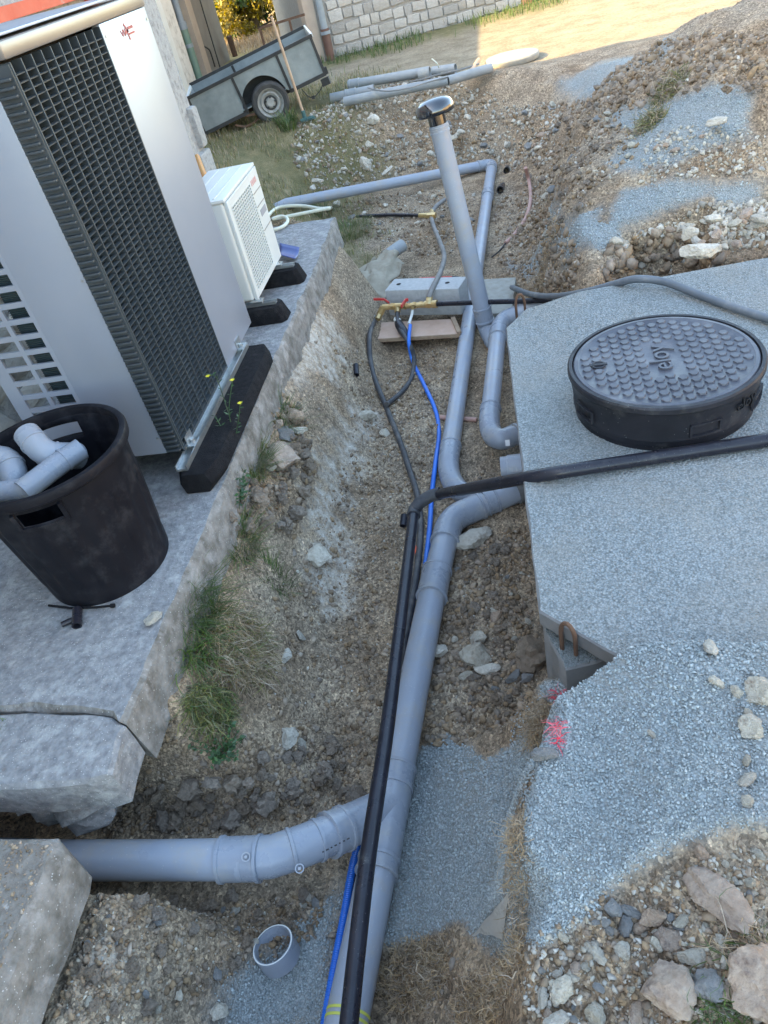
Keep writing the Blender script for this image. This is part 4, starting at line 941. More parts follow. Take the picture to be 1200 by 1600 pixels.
# ring offcut
RC = G(431, 1484, .050, True); rg = MB(); c = P(430, 1480, -.60); axx = Vector((-.18, .22, 1)).normalized(); rg.lathe([(.0545, -.036), (.0600, -.036), (.0603, .022), (.0545, .024), (.0540, .0), (.0545, -.036)], RC, 40, axis=axx)
me = rg.mesh('pipe_ring'); o = obj('pipe_ring', me, M['pvc_fit']); tag(o, 'short ring cut from grey pipe lying on the soil near the bottom', 'pipe ring')
q = MB(); q.lathe([(.0566, .0245), (.0600, .0245)], RC, 40, axis=axx, cap=False); obj('sawn_edge', q, M['white_pl'], o)
# small things
q = MB(); q.tube([Gf(556, 570, .015), Gf(557, 586, .015)], .017, 12, hollow=.003); o = obj('black_offcut', q, M['black_pe']); tag(o, 'small black hose offcut on the bank left of the hoses', 'hose offcut')
q = MB(); q.add(*lump_rock(Gf(650, 858, .01), (.011, .03, .008), 3)); o = obj('orange_scrap', q, M['orange']); tag(o, 'small orange plastic scrap between the black pipes', 'scrap')
q = MB(); q.tube([P(632, 805, -.62), P(630, 822, -.64)], .018, 12, hollow=.003); o = obj('black_sleeve', q, M['black_pe']); tag(o, 'short black sleeve behind the bend of the black pipe', 'sleeve')

hose('buried_stub', 'short brown pipe stub crossing under the upper drain pipe beside the blue pipe', 'pipe stub', [Gf(688, 652, .01), Gf(745, 656, .01)], .014, 'pink')
q = MB(); nn_ = 14
A0, A1, A2 = Gf(795, 1395, .02), Gf(738, 1462, .01), Gf(785, 1468, .02)
vs = []
for j in range(nn_):
    for i in range(nn_):
        u, v = i / (nn_ - 1), j / (nn_ - 1); p = A0 * (1 - v) + (A1 * (1 - u) + A2 * u) * v; vs.append(p + Vector((0, 0, .03 * math.sin(math.pi * u) * (.3 + v) * (1 - v * .5) + .012 * mnoise.noise(Vector((u * 5, v * 4, 1))))))
q.add(vs, [(j * nn_ + i, j * nn_ + i + 1, (j + 1) * nn_ + i + 1, (j + 1) * nn_ + i) for j in range(nn_ - 1) for i in range(nn_ - 1)])
o = obj('plastic_bag', q, mat('cloudy_plastic', (.50, .47, .42), (.60, .57, .52), 9, .3, .1, 30, trans=.3)); tag(o, 'torn cloudy plastic bag half buried in the lower gravel', 'plastic bag')

q = MB(); rp = random.Random(8); d_ = (e1[5] - e1[3]).normalized()
for i in range(7):
    c = P(505 + i * 6.5, 1331 - i * 3.4, -.435); q.box(c, (.009 * rp.uniform(.5, 1), .004, .003), rot=(rad(35), 0, rad(28)))
obj('printed_mark', q, M['ink'], drain)
# ------------------------------------------------------------------ heat pump
XF = -1.35; YS = 2.29; YE = 3.42; ZT = 1.49; ZBt = .125; XBK = -1.95
hp = thing('heat_pump', 'tall grey white heat pump with an anthracite louvred corner grille', 'heat pump', (-1.65, 2.85, 0))
def nb(name, m, *boxes, par=hp, bevel=.003, label=None):
    b = MB(); [b.box2(*q) for q in boxes]; me = b.mesh(name, False)
    if bevel: me = bev(me, bevel, 2)
    return obj(name, me, M[m], par, label=label)
YG = 2.955   # end of the front grille
nb('front_panel', 'white_pnt', ((XF - .03, YG, ZBt - .005), (XF, YE, ZT)), bevel=.004)
nb('side_panel', 'white_pnt', ((-1.675, YS, ZBt), (-1.425, YS + .012, ZT)), bevel=.003)
# guard with two columns of openings
zs = [.914 - .0595 * k for k in range(-9, 10)]
bx = [((-1.955, YS, ZBt), (-1.897, YS + .012, ZT)), ((-1.802, YS, ZBt + .001), (-1.784, YS + .011, ZT - .001)), ((-1.69, YS, ZBt + .001), (-1.674, YS + .011, ZT - .001))]
gd = nb('coil_guard', 'white_pnt', *bx, bevel=0)
for k, z in enumerate(zs):
    q = MB(); zt = z - .040; zb2 = z - .0595
    if k == len(zs) - 1: zb2 = ZBt
    q.box2((-1.90, YS + .0005, zb2), (-1.672, YS + .0105, zt)); obj('guard_bar', q, M['white_pnt'], gd, smooth=False)
q = MB(); q.box2((-1.90, YS + .0005, zs[0]), (-1.672, YS + .0105, ZT - .002)); obj('guard_bar', q, M['white_pnt'], gd, smooth=False)
# coil behind the right-hand openings
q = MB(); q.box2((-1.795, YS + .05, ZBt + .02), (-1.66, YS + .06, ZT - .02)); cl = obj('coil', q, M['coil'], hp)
q = MB()
for i in range(170):
    z = ZBt + .03 + i * .0075; q.box2((-1.795, YS + .044, z), (-1.66, YS + .0499, z + .0022))
obj('coil_fins', q, M['anthra'], cl, smooth=False)['kind'] = 'stuff'
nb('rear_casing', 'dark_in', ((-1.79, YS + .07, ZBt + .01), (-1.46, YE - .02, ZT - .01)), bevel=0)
nb('end_panel', 'white_pnt', ((-1.80, YE - .012, ZBt), (XF - .031, YE, ZT)), bevel=0)
nb('base_pan', 'anthra', ((-1.94, YS + .015, ZBt + .001), (XF - .035, YE - .015, ZBt + .02)), bevel=0)
# corner ribs
ct = MB(); ct.box2((-1.424, YS + .001, ZBt + .002), (XF - .002, YS + .02, ZT - .01)); cn = obj('corner_column', ct, M['anthra'], hp)
z = ZBt + .015
q0 = MB(); q0.box((0, 0, 0), (.060, .020, .0085)); rm = bev(q0.mesh('rib', False), .003, 2)
while z < ZT - .03:
    o = obj('rib', rm, M['anthra'], hp, loc=(-1.388, YS - .004, z)); z += .0214
# front louvre: upright fins and cross slats
q0 = MB(); q0.box((0, 0, 0), (.034, .006, ZT - ZBt - .004)); fm = bev(q0.mesh('fin', False), .001, 1)
ng = 10; yy = [YS + .012 + (YG - YS - .016) * i / ng for i in range(ng + 1)]
for y in yy: obj('fin', fm, M['anthra'], hp, loc=(XF - .016, y, (ZT + ZBt) / 2 - .004))
q0 = MB(); q0.box((0, 0, 0), (.015, yy[-1] - yy[0], .0035), rot=(0, rad(8), 0)); sm = q0.mesh('slat', False)
z = ZBt + .02
while z < ZT - .03:
    obj('slat', sm, M['anthra'], hp, loc=(XF - .0095, (yy[0] + yy[-1]) / 2, z)); z += .0214
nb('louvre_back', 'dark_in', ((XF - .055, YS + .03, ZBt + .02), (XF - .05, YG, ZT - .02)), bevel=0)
nb('louvre_edge', 'anthra', ((XF - .03, YG - .006, ZBt), (XF + .001, YG - .0005, ZT - .01)), bevel=.001)
nb('louvre_edge', 'anthra', ((XF - .03, YS + .001, ZBt), (XF + .001, YG - .007, ZBt + .012)), bevel=.001)
for (sx_, sz_) in ((-1.435, .20), (-1.435, .85), (-1.435, 1.42), (-1.66, .20), (-1.66, 1.42)):
    q = MB(); q.lathe([(.0055, YS - .003), (.0055, YS - .0005)], (sx_, 0, sz_), 10); q = MB(); q.tube([(sx_, YS - .0025, sz_), (sx_, YS + .002, sz_)], .0055, 10); obj('screw', q, M['steel'], hp)
for (sy_, sz_) in ((YG + .02, .16), (YE - .02, .16), (YG + .02, 1.45), (YE - .02, 1.45)):
    q = MB(); q.tube([(XF - .002, sy_, sz_), (XF + .002, sy_, sz_)], .005, 10); obj('screw', q, M['steel'], hp)
# top trim
nb('top_trim', 'trim', ((-1.97, YS - .006, ZT + .001), (XF + .005, YE + .004, ZT + .046)), bevel=.008)
nb('top_cover', 'white_pnt', ((-1.93, YS + .02, ZT + .054), (XF - .03, YE - .03, ZT + .062)), bevel=.003)
# faded red maker's mark: a short word, a cross shaped emblem and two fine lines
q = MB(); xm = XF + .0012; mc = PX(198, 49, XF)
def lgb(dy, dz, wy, wz, r=0): q.box((xm, mc[1] + dy, mc[2] + dz), (.0012, wy, wz), rot=(r, 0, 0))
for i, r in ((0, .5), (1, -.5), (2, .2), (3, -.3)): lgb(-.052 + i * .012, 0, .0045, .022, r)
lgb(0, .012, .009, .032, .7); lgb(.004, -.012, .009, .032, .15); lgb(0, 0, .03, .010, .1)
lgb(.042, .008, .05, .009); lgb(.042, -.010, .055, .006)
obj('maker_mark', q, M['logo'], hp, label='small faded red maker mark high on the front panel')
# mounting rail and rubber foot
rf = thing('rubber_foot', 'long black rubber foot with a steel rail along the front of the heat pump', 'rubber foot', (-1.28, 2.75, 0))
b = MB(); ya, yz_ = 2.17, 3.22
prof = [(-1.385, 0), (-1.225, 0), (-1.188, .04), (-1.215, .092), (-1.37, .092), (-1.40, .05)]
vs = []; 
for y, s_ in ((ya, .0), (ya + .10, 1), (yz_ - .10, 1), (yz_, 0)):
    for (x, z) in prof:
        cxp = -1.29; vs.append((cxp + (x - cxp) * (1 if s_ else .62), y, z))
n_ = len(prof); fs = [tuple(range(n_)), tuple(range(3 * n_, 4 * n_))[::-1]]
for k in range(3):
    for i in range(n_): fs.append((k * n_ + i, (k + 1) * n_ + i, (k + 1) * n_ + (i + 1) % n_, k * n_ + (i + 1) % n_))
b.add(vs, fs); me = b.mesh('foot_body', False); bm = bmesh.new(); bm.from_mesh(me); bmesh.ops.recalc_face_normals(bm, faces=bm.faces); bm.to_mesh(me); bm.free(); obj('foot_body', bev(me, .008, 2), M['rubber'], rf)
nb('rail', 'steel', ((-1.365, 2.20, .093), (-1.318, 3.20, .102)), ((-1.365, 2.20, .1025), (-1.361, 3.20, .118)), ((-1.322, 2.20, .1025), (-1.318, 3.20, .118)), par=rf, bevel=0)
for yb_ in (2.36, 3.16):
    b = MB(); b.box2((XF - .03, yb_ - .035, .119), (XF + .028, yb_ + .035, .123)); b.box2((XF + .001, yb_ - .033, .1235), (XF + .004, yb_ + .033, .165)); o = obj('bracket', b, M['steel'], rf)
    b = MB(); b.tube([(XF + .014, yb_, .1235), (XF + .014, yb_, .135)], .009, 6); obj('bolt', b, M['steel'], o)
rf2 = thing('rubber_foot', 'black rubber foot hidden in the shade beneath the back of the heat pump', 'rubber foot', (-1.85, 2.8, 0)); b = MB(); b.box2((-1.93, 2.2, 0), (-1.78, 3.3, .1)); obj('foot_body', bev(b.mesh('foot_body', False), .02), M['rubber'], rf2)

# ------------------------------------------------------------------ small outdoor unit
ac = thing('outdoor_unit', 'small white air conditioning outdoor unit beyond the heat pump', 'outdoor unit', (-1.52, 4.03, .1))
ax0, ax1, ay0, ay1, az0, az1 = -1.66, -1.385, 3.70, 4.33, .115, .645
b = MB(); b.box2((ax0, ay0, az0), (ax1 - .02, ay1, az1 - .008)); obj('casing', bev(b.mesh('casing', False), .018, 3), M['ac_white'], ac)
b = MB(); b.box2((ax0 - .005, ay0 - .006, az1 - .007), (ax1 - .005, ay1 + .006, az1 + .010)); tp = obj('top_cover', bev(b.mesh('top_cover', False), .006, 2), M['ac_white'], ac)
for i in range(3):
    q = MB(); x = ax0 + .06 + i * .07; q.box2((x, ay0 + .03, az1 + .0105), (x + .012, ay1 - .03, az1 + .013)); obj('rib', q, M['ac_white'], tp)
gy0, gy1, gz0_, gz1_ = ay0 + .055, ay0 + .44, az0 + .035, az1 - .05
b = MB(); b.box2((ax1 - .019, ay0 + .012, az0), (ax1, gy0, az1 - .009)); b.box2((ax1 - .019, gy1, az0), (ax1, ay1 - .003, az1 - .009)); b.box2((ax1 - .0192, gy0 + .0005, gz1_), (ax1, gy1 - .0005, az1 - .0092)); b.box2((ax1 - .0192, gy0 + .0005, az0 + .0002), (ax1, gy1 - .0005, gz0_)); obj('front_panel', bev(b.mesh('front_panel', False), .002, 1), M['ac_white'], ac)
b = MB(); b.box2((ax1 - .0195, gy0 - .001, gz0_ - .001), (ax1 - .0155, gy1 + .001, gz1_ + .001)); obj('fan_opening', b, M['dark_in'], ac)
b = MB(); nn = 11
for i in range(nn + 1):
    y = gy0 + (gy1 - gy0) * i / nn; b.box2((ax1 - .008, y - .0034, gz0_), (ax1 + .002, y + .0034, gz1_))
nh = 27
for i in range(nh + 1):
    z = gz0_ + (gz1_ - gz0_) * i / nh; b.box2((ax1 - .004, gy0, z - .0026), (ax1 + .001, gy1, z + .0026))
obj('fan_grille', b, M['ac_white'], ac, smooth=False)
for z in (.53, .46, .33): 
    q = MB(); q.box2((ax1 + .0003, gy1 + .012, z), (ax1 + .0022, ay1 - .012, z + .004)); obj('panel_groove', q, M['grey_label'] if z == .9 else M['trim'], ac)
q = MB(); q.box2((ax1 + .0004, gy1 + .045, .40), (ax1 + .0024, ay1 - .03, .415 + .02)); obj('type_label', q, M['grey_label'], ac)
q = MB(); 
for i in range(4): q.box((ax1 + .0012, gy1 + .035 + i * .028, .585), (.0015, .018, .028), rot=(.15 * (i % 2), 0, 0))
obj('maker_mark', q, M['logo2'], ac, label='faint pink maker mark')
q = MB(); q.box2((ax0 + .02, ay0 - .0008, az0 + .02), (ax0 + .024, ay0 - .0002, az1 - .05)); obj('side_seam', q, M['trim'], ac)
for i, (yc, lab) in enumerate(((3.70, 'black rubber foot under the near end of the small white outdoor unit'), (4.20, 'black rubber foot under the far end of the small white outdoor unit'))):
    f = thing('rubber_foot', lab, 'rubber foot', (-1.4, yc, 0))
    b = MB(); x0, x1 = -1.72, -1.235; hw = .075
    vs = []
    for y, z in ((yc - hw, 0), (yc - hw * .82, .095), (yc + hw * .82, .095), (yc + hw, 0)):
        vs += [(x0, y, z), (x1 - .05 if z else x1 - .0, y, z)]
    vs = [(x0, yc - hw, 0), (x1 - .025, yc - hw, 0), (x1, yc - hw * .6, 0), (x1, yc + hw * .6, 0), (x1 - .025, yc + hw, 0), (x0, yc + hw, 0)]
    top = [(p[0] - (.03 if p[0] > -1.3 else 0), yc + (p[1] - yc) * .8, .088) for p in vs]; vs = vs + top
    b.add(vs, [tuple(range(6))[::-1], tuple(range(6, 12))] + [(k, (k + 1) % 6, 6 + (k + 1) % 6, 6 + k) for k in range(6)])
    obj('foot_body', bev(b.mesh('foot_body', False), .008, 2), M['rubber'], f)
    b = MB(); b.box2((-1.68, yc - .018, .0885), (-1.285, yc + .018, .0915)); b.box2((-1.68, yc - .018, .0918), (-1.285, yc - .015, .104)); b.box2((-1.68, yc + .015, .0918), (-1.285, yc + .018, .104)); r_ = obj('rail', b, M['steel'], f)
    b = MB(); b.tube([(-1.365, yc, .092), (-1.365, yc, .128)], .005, 8); b.tube([(-1.365, yc, .106), (-1.365, yc, .112)], .011, 6); b.box((-1.39, yc, .1155), (.07, .05, .003)); obj('bolt', b, M['steel'], r_)

# ------------------------------------------------------------------ tub with fittings
tx, ty = -1.575, 1.845
tub = thing('tub', 'big round black plastic tub full of grey pipe fittings on the platform', 'tub', (tx, ty, 0))
def tub_r(z): return .216 + (.268 - .216) * (z / .47)
vs = []; fs = []; n = 120; prof = []
nz_ = 26; hz0, hz1 = .375, .425
zz = [0, .012, .04] + [.06 + .30 * i / 12 for i in range(13)] + [hz0, hz1, .445, .452]
HA = [rad(-72), rad(108)]
def rr(a, z):
    r = tub_r(z)
    if .055 < z < .34: 
        k = math.sin(a * 22); r += .007 * max(-.4, min(.6, k * 1.6)) * min(1, (z - .05) / .03, (.35 - z) / .03)
    if z <= .041: r += .003
    return r + .003 * math.sin(3 * a + 1) * z
for z in zz:
    for i in range(n):
        a = 2 * math.pi * i / n; r = rr(a, z); vs.append((tx + .04 * (1 - z / .45) + r * math.cos(a), ty - .035 * (1 - z / .45) + r * math.sin(a), z))
def inh(i, k):
    a = 2 * math.pi * (i + .5) / n
    if zz[k] != hz0: return False
    return any(abs((a - h + math.pi) % (2 * math.pi) - math.pi) < .27 for h in HA)
for k in range(len(zz) - 1):
    for i in range(n):
        if inh(i, k): continue
        fs.append((k * n + i, k * n + (i + 1) % n, (k + 1) * n + (i + 1) % n, (k + 1) * n + i))
fs.append(tuple(range(n))[::-1])
b = MB(); b.add(vs, fs); o = obj('body', b, M['tub'], tub); md = o.modifiers.new('wall', 'SOLIDIFY'); md.thickness = .004
b = MB(); R0 = tub_r(.45)
b.lathe([(R0 - .004, .444), (R0 + .012, .444), (R0 + .020, .450), (R0 + .022, .470), (R0 + .017, .480), (R0 + .008, .483), (R0 - .002, .480), (R0 - .005, .470), (R0 - .004, .444)], (tx, ty, 0), 96); obj('rim', b, M['tub'], tub)
for h in HA:
    b = MB(); pts = []
    for sgn in (1, -1): pass
    def hp_(a_, z_): rr_v = tub_r(z_) + .008; return Vector((tx + rr_v * math.cos(h + a_), ty + rr_v * math.sin(h + a_), z_))
    ring = [hp_(-.28, .43)] + [hp_(-.28, .37)] + [hp_(-.28 + .56 * i / 8, .366) for i in range(9)] + [hp_(.28, .37), hp_(.28, .43)]
    for i in range(len(ring) - 1): b.bar(ring[i], ring[i + 1], .013, .016, up=(math.cos(h), math.sin(h), 0))
    obj('handle_frame', b, M['tub'], tub)
def fitting(label, pts, r, sl=(), cat='pipe fitting', grp=None):
    t = thing('pipe_elbow' if len(pts) > 2 else 'pipe_sleeve', label, cat, pts[0], grp); b = MB(); b.tube(pts, r, 22, hollow=.004); obj('body', b, M['pvc_fit'], t)
    for (i, off) in sl:
        p = Vector(pts[i]); d = (Vector(pts[min(i + 1, len(pts) - 1)]) - Vector(pts[max(i - 1, 0)])).normalized(); q = MB(); q.tube([p - d * .004, p + d * .004], r + .003, 22); obj('collar', q, M['pvc_fit'], t)
    return t
c = Vector((tx, ty, .36))
fitting('grey pipe elbow leaning upright in the middle of the tub', [P(42, 678, .475), P(54, 692, .455)] + bend(P(57, 696, .45), P(74, 714, .42), P(98, 712, .40), 5)[1:] + [P(122, 712, .36)], .046, ((1, 0), (5, 0)))
fitting('wide grey pipe elbow lying at the left side of the tub', [P(-24, 722, .44), P(-14, 719, .44)] + bend(P(-10, 718, .44), P(14, 712, .43), P(20, 736, .40), 5)[1:] + [P(24, 762, .35)], .046, ((1, 0), (5, 0)))
fitting('grey pipe piece lying along the near rim of the tub', [P(128, 701, .415), P(101, 718, .412), P(35, 768, .40)], .038, ((1, 0),))
fitting('short grey pipe piece half hidden by the near left rim of the tub', [P(50, 762, .39), P(-20, 772, .40)], .036, ())
fitting('grey pipe piece deep in the tub beneath the elbows', [P(60, 735, .30), P(150, 680, .28)], .04, ())
# contents below
# black clip and rod in front of the tub
q = MB(); q.tube([P(76, 946, .008), P(110, 950, .009), P(150, 949, .012), P(178, 946, .010)], .0042, 8); q.tube([P(173, 946.5, .011), P(179, 946, .010)], .0075, 8); o = obj('black_rod', q, M['rubber']); tag(o, 'thin black rod lying against the foot of the tub', 'rod')
q = MB(); q.tube([P(121, 952, .018), P(120, 978, .014)], .0165, 12, hollow=.004); q.tube([P(119, 966, .014), P(97, 976, .012)], .010, 10, hollow=.003); o = obj('black_tap_fitting', q, M['black_pe']); tag(o, 'small black branching fitting below the rod on the platform', 'fitting')

# shovel behind the small unit
sh = thing('shovel', 'shovel with a blue blade and varnished handle behind the small white unit', 'shovel', P(455, 395, 0))
bl = [P(440, 386, .012), P(452, 386, .02), P(468, 396, .022), P(466, 407, .015), P(452, 410, .01), P(440, 404, .01)]
q = MB(); n_ = 7
pa = P(438, 384, .045); pb_ = P(469, 391, .02); pc_ = P(461, 409, .015); pd = P(436, 402, .03)
vs = []; 
for j in range(n_):
    for i in range(n_):
        u, v = i / 6, j / 6; p = pa * (1 - u) * (1 - v) + pb_ * u * (1 - v) + pc_ * u * v + pd * (1 - u) * v; p = p + Vector((0, 0, .018 * (2 * v - 1) ** 2)); vs.append(p)
q.add(vs, [(j * n_ + i, j * n_ + i + 1, (j + 1) * n_ + i + 1, (j + 1) * n_ + i) for j in range(6) for i in range(6)]); o = obj('blade', q, M['blue_metal'], sh); o.modifiers.new('t', 'SOLIDIFY').thickness = .003
h1 = Vector((-1.72, 4.47, .04)); h2 = PX(308, 245, -2.3)
q = MB(); q.tube([(pa + pd) / 2, h1, h1.lerp(h2, .02)], .014, 10); obj('socket', q, M['blue_metal'], sh)
q = MB(); q.tube([h1, h2], .021, 10); obj('handle', q, M['varn'], sh)

# cream hose
hose('cream_hose', 'loose cream coloured hose looping on the platform behind the small unit', 'hose', [P(405, 355, .03), P(428, 328, .03), P(450, 322, .03), P(475, 322, .02), P(500, 326, .02), P(515, 325, .02), P(500, 328, .02), P(470, 334, .02), P(440, 340, .02), P(426, 342, .03), P(440, 338, .03), P(449, 342, .02), P(447, 350, .02), P(435, 357, .02), P(415, 362, .02)], .012, 'cream_hose', 6)

# ------------------------------------------------------------------ trailer
TY = 8.6; TW = 1.0; c0 = PY(318, 207, TY); c1_ = PY(508, 112, 8.98)
ux = (c1_ - c0).normalized(); L_ = (c1_ - c0).length; uy = Vector((0, 0, 1)).cross(ux).normalized(); uz = ux.cross(uy).normalized(); HS = (PY(290, 156, TY) - c0).length * .97; tilt = math.asin(ux.z)
tr = thing('trailer', 'tilted grey sheet metal trailer with one worn wheel parked on the grass', 'trailer', (-2.5, TY + .4, 0))
def tp_(u, v, h): return c0 + ux * u + uy * v + uz * h
def tbox(u0, u1, v0, v1, h0, h1):
    b = MB(); vs = [tp_(u, v, h) for h in (h0, h1) for v in (v0, v1) for u in (u0, u1)]; return b.add(vs, [(0, 2, 3, 1), (4, 5, 7, 6), (0, 1, 5, 4), (2, 6, 7, 3), (0, 4, 6, 2), (1, 3, 7, 5)])
WU = min([k / 200 * L_ for k in range(200)], key=lambda u: abs(proj(Vector(((c0 + ux * u).x, (c0 + ux * u).y, .27)))[0] - 420)); WZ = .205; AR = .255; UA = WU - .05
WC = c0 + ux * WU; WC.z = WZ; WH_ = (WC - (c0 + ux * WU)).dot(uz)
# near side sheet with the wheel arch cut out
def side_sheet(u0, u1, v0, arch=True):
    b = MB(); wc = (WU, (Vector((c0.x + ux.x * WU, 0, WZ)) - Vector((c0.x, 0, c0.z)) - Vector((ux.x * WU, 0, ux.z * WU))).dot(uz)) if arch else None
    N = 60; top = []; bot = []
    for i in range(N + 1):
        u = u0 + (u1 - u0) * i / N; h = 0
        if arch and abs(u - UA) < AR: h = max(0, math.sqrt(AR * AR - (u - UA) ** 2) - .01)
        top.append(tp_(u, v0, HS)); bot.append(tp_(u, v0, h))
    vs = top + bot + [p + uy * .004 for p in top + bot]; n = N + 1; fs = []
    for i in range(N): fs += [(n + i, n + i + 1, i + 1, i), (2 * n + i, 2 * n + i + 1, 3 * n + i + 1, 3 * n + i), (n + i, 3 * n + i, 3 * n + i + 1, n + i + 1)]
    return b.add(vs, fs)
obj('side_panel', side_sheet(0, L_, 0), M['trailer'], tr)
obj('side_panel', tbox(0, L_, TW, TW + .004, 0, HS), M['trailer'], tr)
obj('tailgate', tbox(0.0, .004, .003, TW, 0, HS - .02), M['trailer'], tr)
obj('front_panel', tbox(L_ - .004, L_, .005, TW - .001, 0, HS - .01), M['trailer'], tr)
obj('floor', tbox(.01, L_ - .01, .01, TW - .01, .01, .02), M['trailer'], tr)
for v in (-.012, TW + .002): obj('top_rail', tbox(-.01, L_ + .01, v, v + .02, HS, HS + .032), M['frame'], tr)
obj('top_rail', tbox(-.02, -.0, .01, TW, HS - .01, HS + .012), M['white_pl'], tr, label='pale worn top edge of the tailgate')
obj('top_rail', tbox(L_, L_ + .02, .01, TW, HS + .0, HS + .03), M['white_pl'], tr, label='pale worn top edge of the front board')
for u in (.0, .52, WU + AR - .02, L_ - .025): obj('stake', tbox(u, u + .028, -.014, -.001, -.02, HS - .001), M['frame'], tr)
for u in (.52, WU + AR + .08): obj('stake', tbox(u, u + .028, TW - .016, TW - .002, .02, HS - .001), M['frame'], tr)
obj('bottom_rail', tbox(0, .54, -.014, .02, -.035, -.001), M['frame'], tr); obj('bottom_rail', tbox(WU + AR - .02, L_, -.014, .02, -.035, -.001), M['frame'], tr)
obj('chassis', tbox(-.1, L_ + .05, TW * .5 - .03, TW * .5 + .03, -.10, -.03), M['frame'], tr)
b = MB(); b.tube([WC, WC + uy * TW], .025, 8); obj('axle', b, M['rust'], tr)
# inner wheel box, curved
b = MB(); N = 20; vs = []
for i in range(N + 1):
    t = math.pi * i / N; u = UA - AR * math.cos(t); h = AR * math.sin(t) - .01
    vs += [tp_(u, .004, h), tp_(u, .24, h)]
b.add(vs, [(2 * i, 2 * i + 1, 2 * i + 3, 2 * i + 2) for i in range(N)]); k0 = len(b.v); vs2 = [tp_(UA - AR * math.cos(math.pi * i / N), .24, AR * math.sin(math.pi * i / N) - .01) for i in range(N + 1)]
b.add(vs2, [tuple(range(N + 1))]); obj('wheel_box', b, M['frame'], tr)
for v in (.03, TW - .10):
    w0 = WC + uy * v; a_ = -uy
    wt = MB(); wt.lathe([(.142, -.066), (.178, -.07), (.196, -.058), (.205, -.03), (.205, .03), (.196, .058), (.178, .07), (.142, .066)], w0, 40, axis=a_, cap=False); wo = obj('wheel', wt, M['tyre'], tr)
    wt = MB(); wt.lathe([(.143, .05), (.145, .062), (.138, .064), (.128, .048), (.110, .028), (.106, .045), (.096, .052), (.086, .046), (.070, .032), (.05, .036), (.038, .050), (.025, .05), (0, .046)], w0, 36, axis=a_, cap=False); obj('rim', wt, M['wheel'], wo)
    wt = MB(); wt.lathe([(.054, .0385), (.064, .0365), (.072, .0375), (.054, .0385)], w0, 30, axis=a_)
    for k in range(5):
        t = 2 * math.pi * k / 5; wt.tube([w0 - uy * .05 + ux * (.055 * math.cos(t)) + uz * (.055 * math.sin(t)), w0 - uy * .038 + ux * (.055 * math.cos(t)) + uz * (.055 * math.sin(t))], .012, 8)
    obj('hub', wt, M['frame'], wo)
ld = MB(); ld.box(tp_(.55, -.0, -.05), (.10, .05, .02)); ld.tube(smooth_path([tp_(.35, -.02, -.07), tp_(.45, .0, -.13), tp_(.6, .02, -.12), tp_(.75, .06, -.02)]), .012, 6); obj('suspension_arm', ld, M['rust'], tr)
lt = MB(); lt.box(tp_(L_ - .03, .0, -.085), (.09, .06, .07), rot=(0, -tilt, 0)); obj('tail_lamp', lt, M['frame'], tr)
lw_ = MB(); lw_.tube(smooth_path([tp_(L_ - .3, .0, -.05), tp_(L_ - .27, 0, -.13), tp_(L_ - .22, .0, -.17), tp_(L_ - .12, .02, -.14), tp_(L_ - .05, .0, -.07)]), .005, 6); lw_.box(tp_(L_ - .22, 0, -.17), (.03, .03, .03)); obj('lamp_cable', lw_, M['frame'], tr)
lo_ = MB(); lo_.add(*lump_rock(tp_(.75, .45, .10), (.22, .12, .10), 5, amp=.5)); lo_.add(*lump_rock(tp_(1.0, .5, .12), (.15, .16, .06), 8, amp=.5)); o = obj('plastic_sheet', lo_, M['white_pl']); tag(o, 'crumpled pale plastic sheet lying in the trailer', 'sheet')

# rake
rk = thing('rake', 'teal headed rake with a pale wooden handle leaning on the trailer', 'rake', P(476, 186, 0))
q = MB(); q.tube([P(473, 176, .06), tp_(PY(434, 60, TY).x and 1.20, -.04, HS + .05) + Vector((-.06, 0, .12))], .014, 10); rt_ = PY(424, 26, TY + .10); q = MB(); q.tube([P(473, 174, .08), rt_], .0145, 10); obj('handle', q, M['wood'], rk)
q = MB(); q.tube([P(473, 173, .09), P(476, 184, .02)], .022, 8); q.bar(P(470, 190, .0) + Vector((0, 0, .015)), P(491, 184, .0) + Vector((0, 0, .015)), .02, .02); hd = obj('head', q, M['teal'], rk)
for i in range(10):
    c = P(470, 190, 0).lerp(P(491, 184, 0), i / 9); q = MB(); q.bar(c + Vector((.0, 0, .012)), c + Vector((.03, -.05, .0)), .006, .006); obj('tine', q, M['teal'], hd)

# railing behind the trailer
rl = thing('railing', 'thin rusty metal railing standing in the dry grass behind the trailer', 'railing', PY(430, 60, 12.2))
RY = 12.0; p1, p2, p3 = PY(406, 44, RY), PY(452, 31, RY), PY(472, 24, RY)
q = MB(); q.bar(p1, p3 + (p3 - p2) * .2, .03, .03); obj('top_rail', q, M['rust'], rl)
for p in (p1, p2):
    q = MB(); q.bar(p, Vector((p.x, p.y, -.05)), .028, .028, up=(0, 1, 0)); obj('post', q, M['rust'], rl)

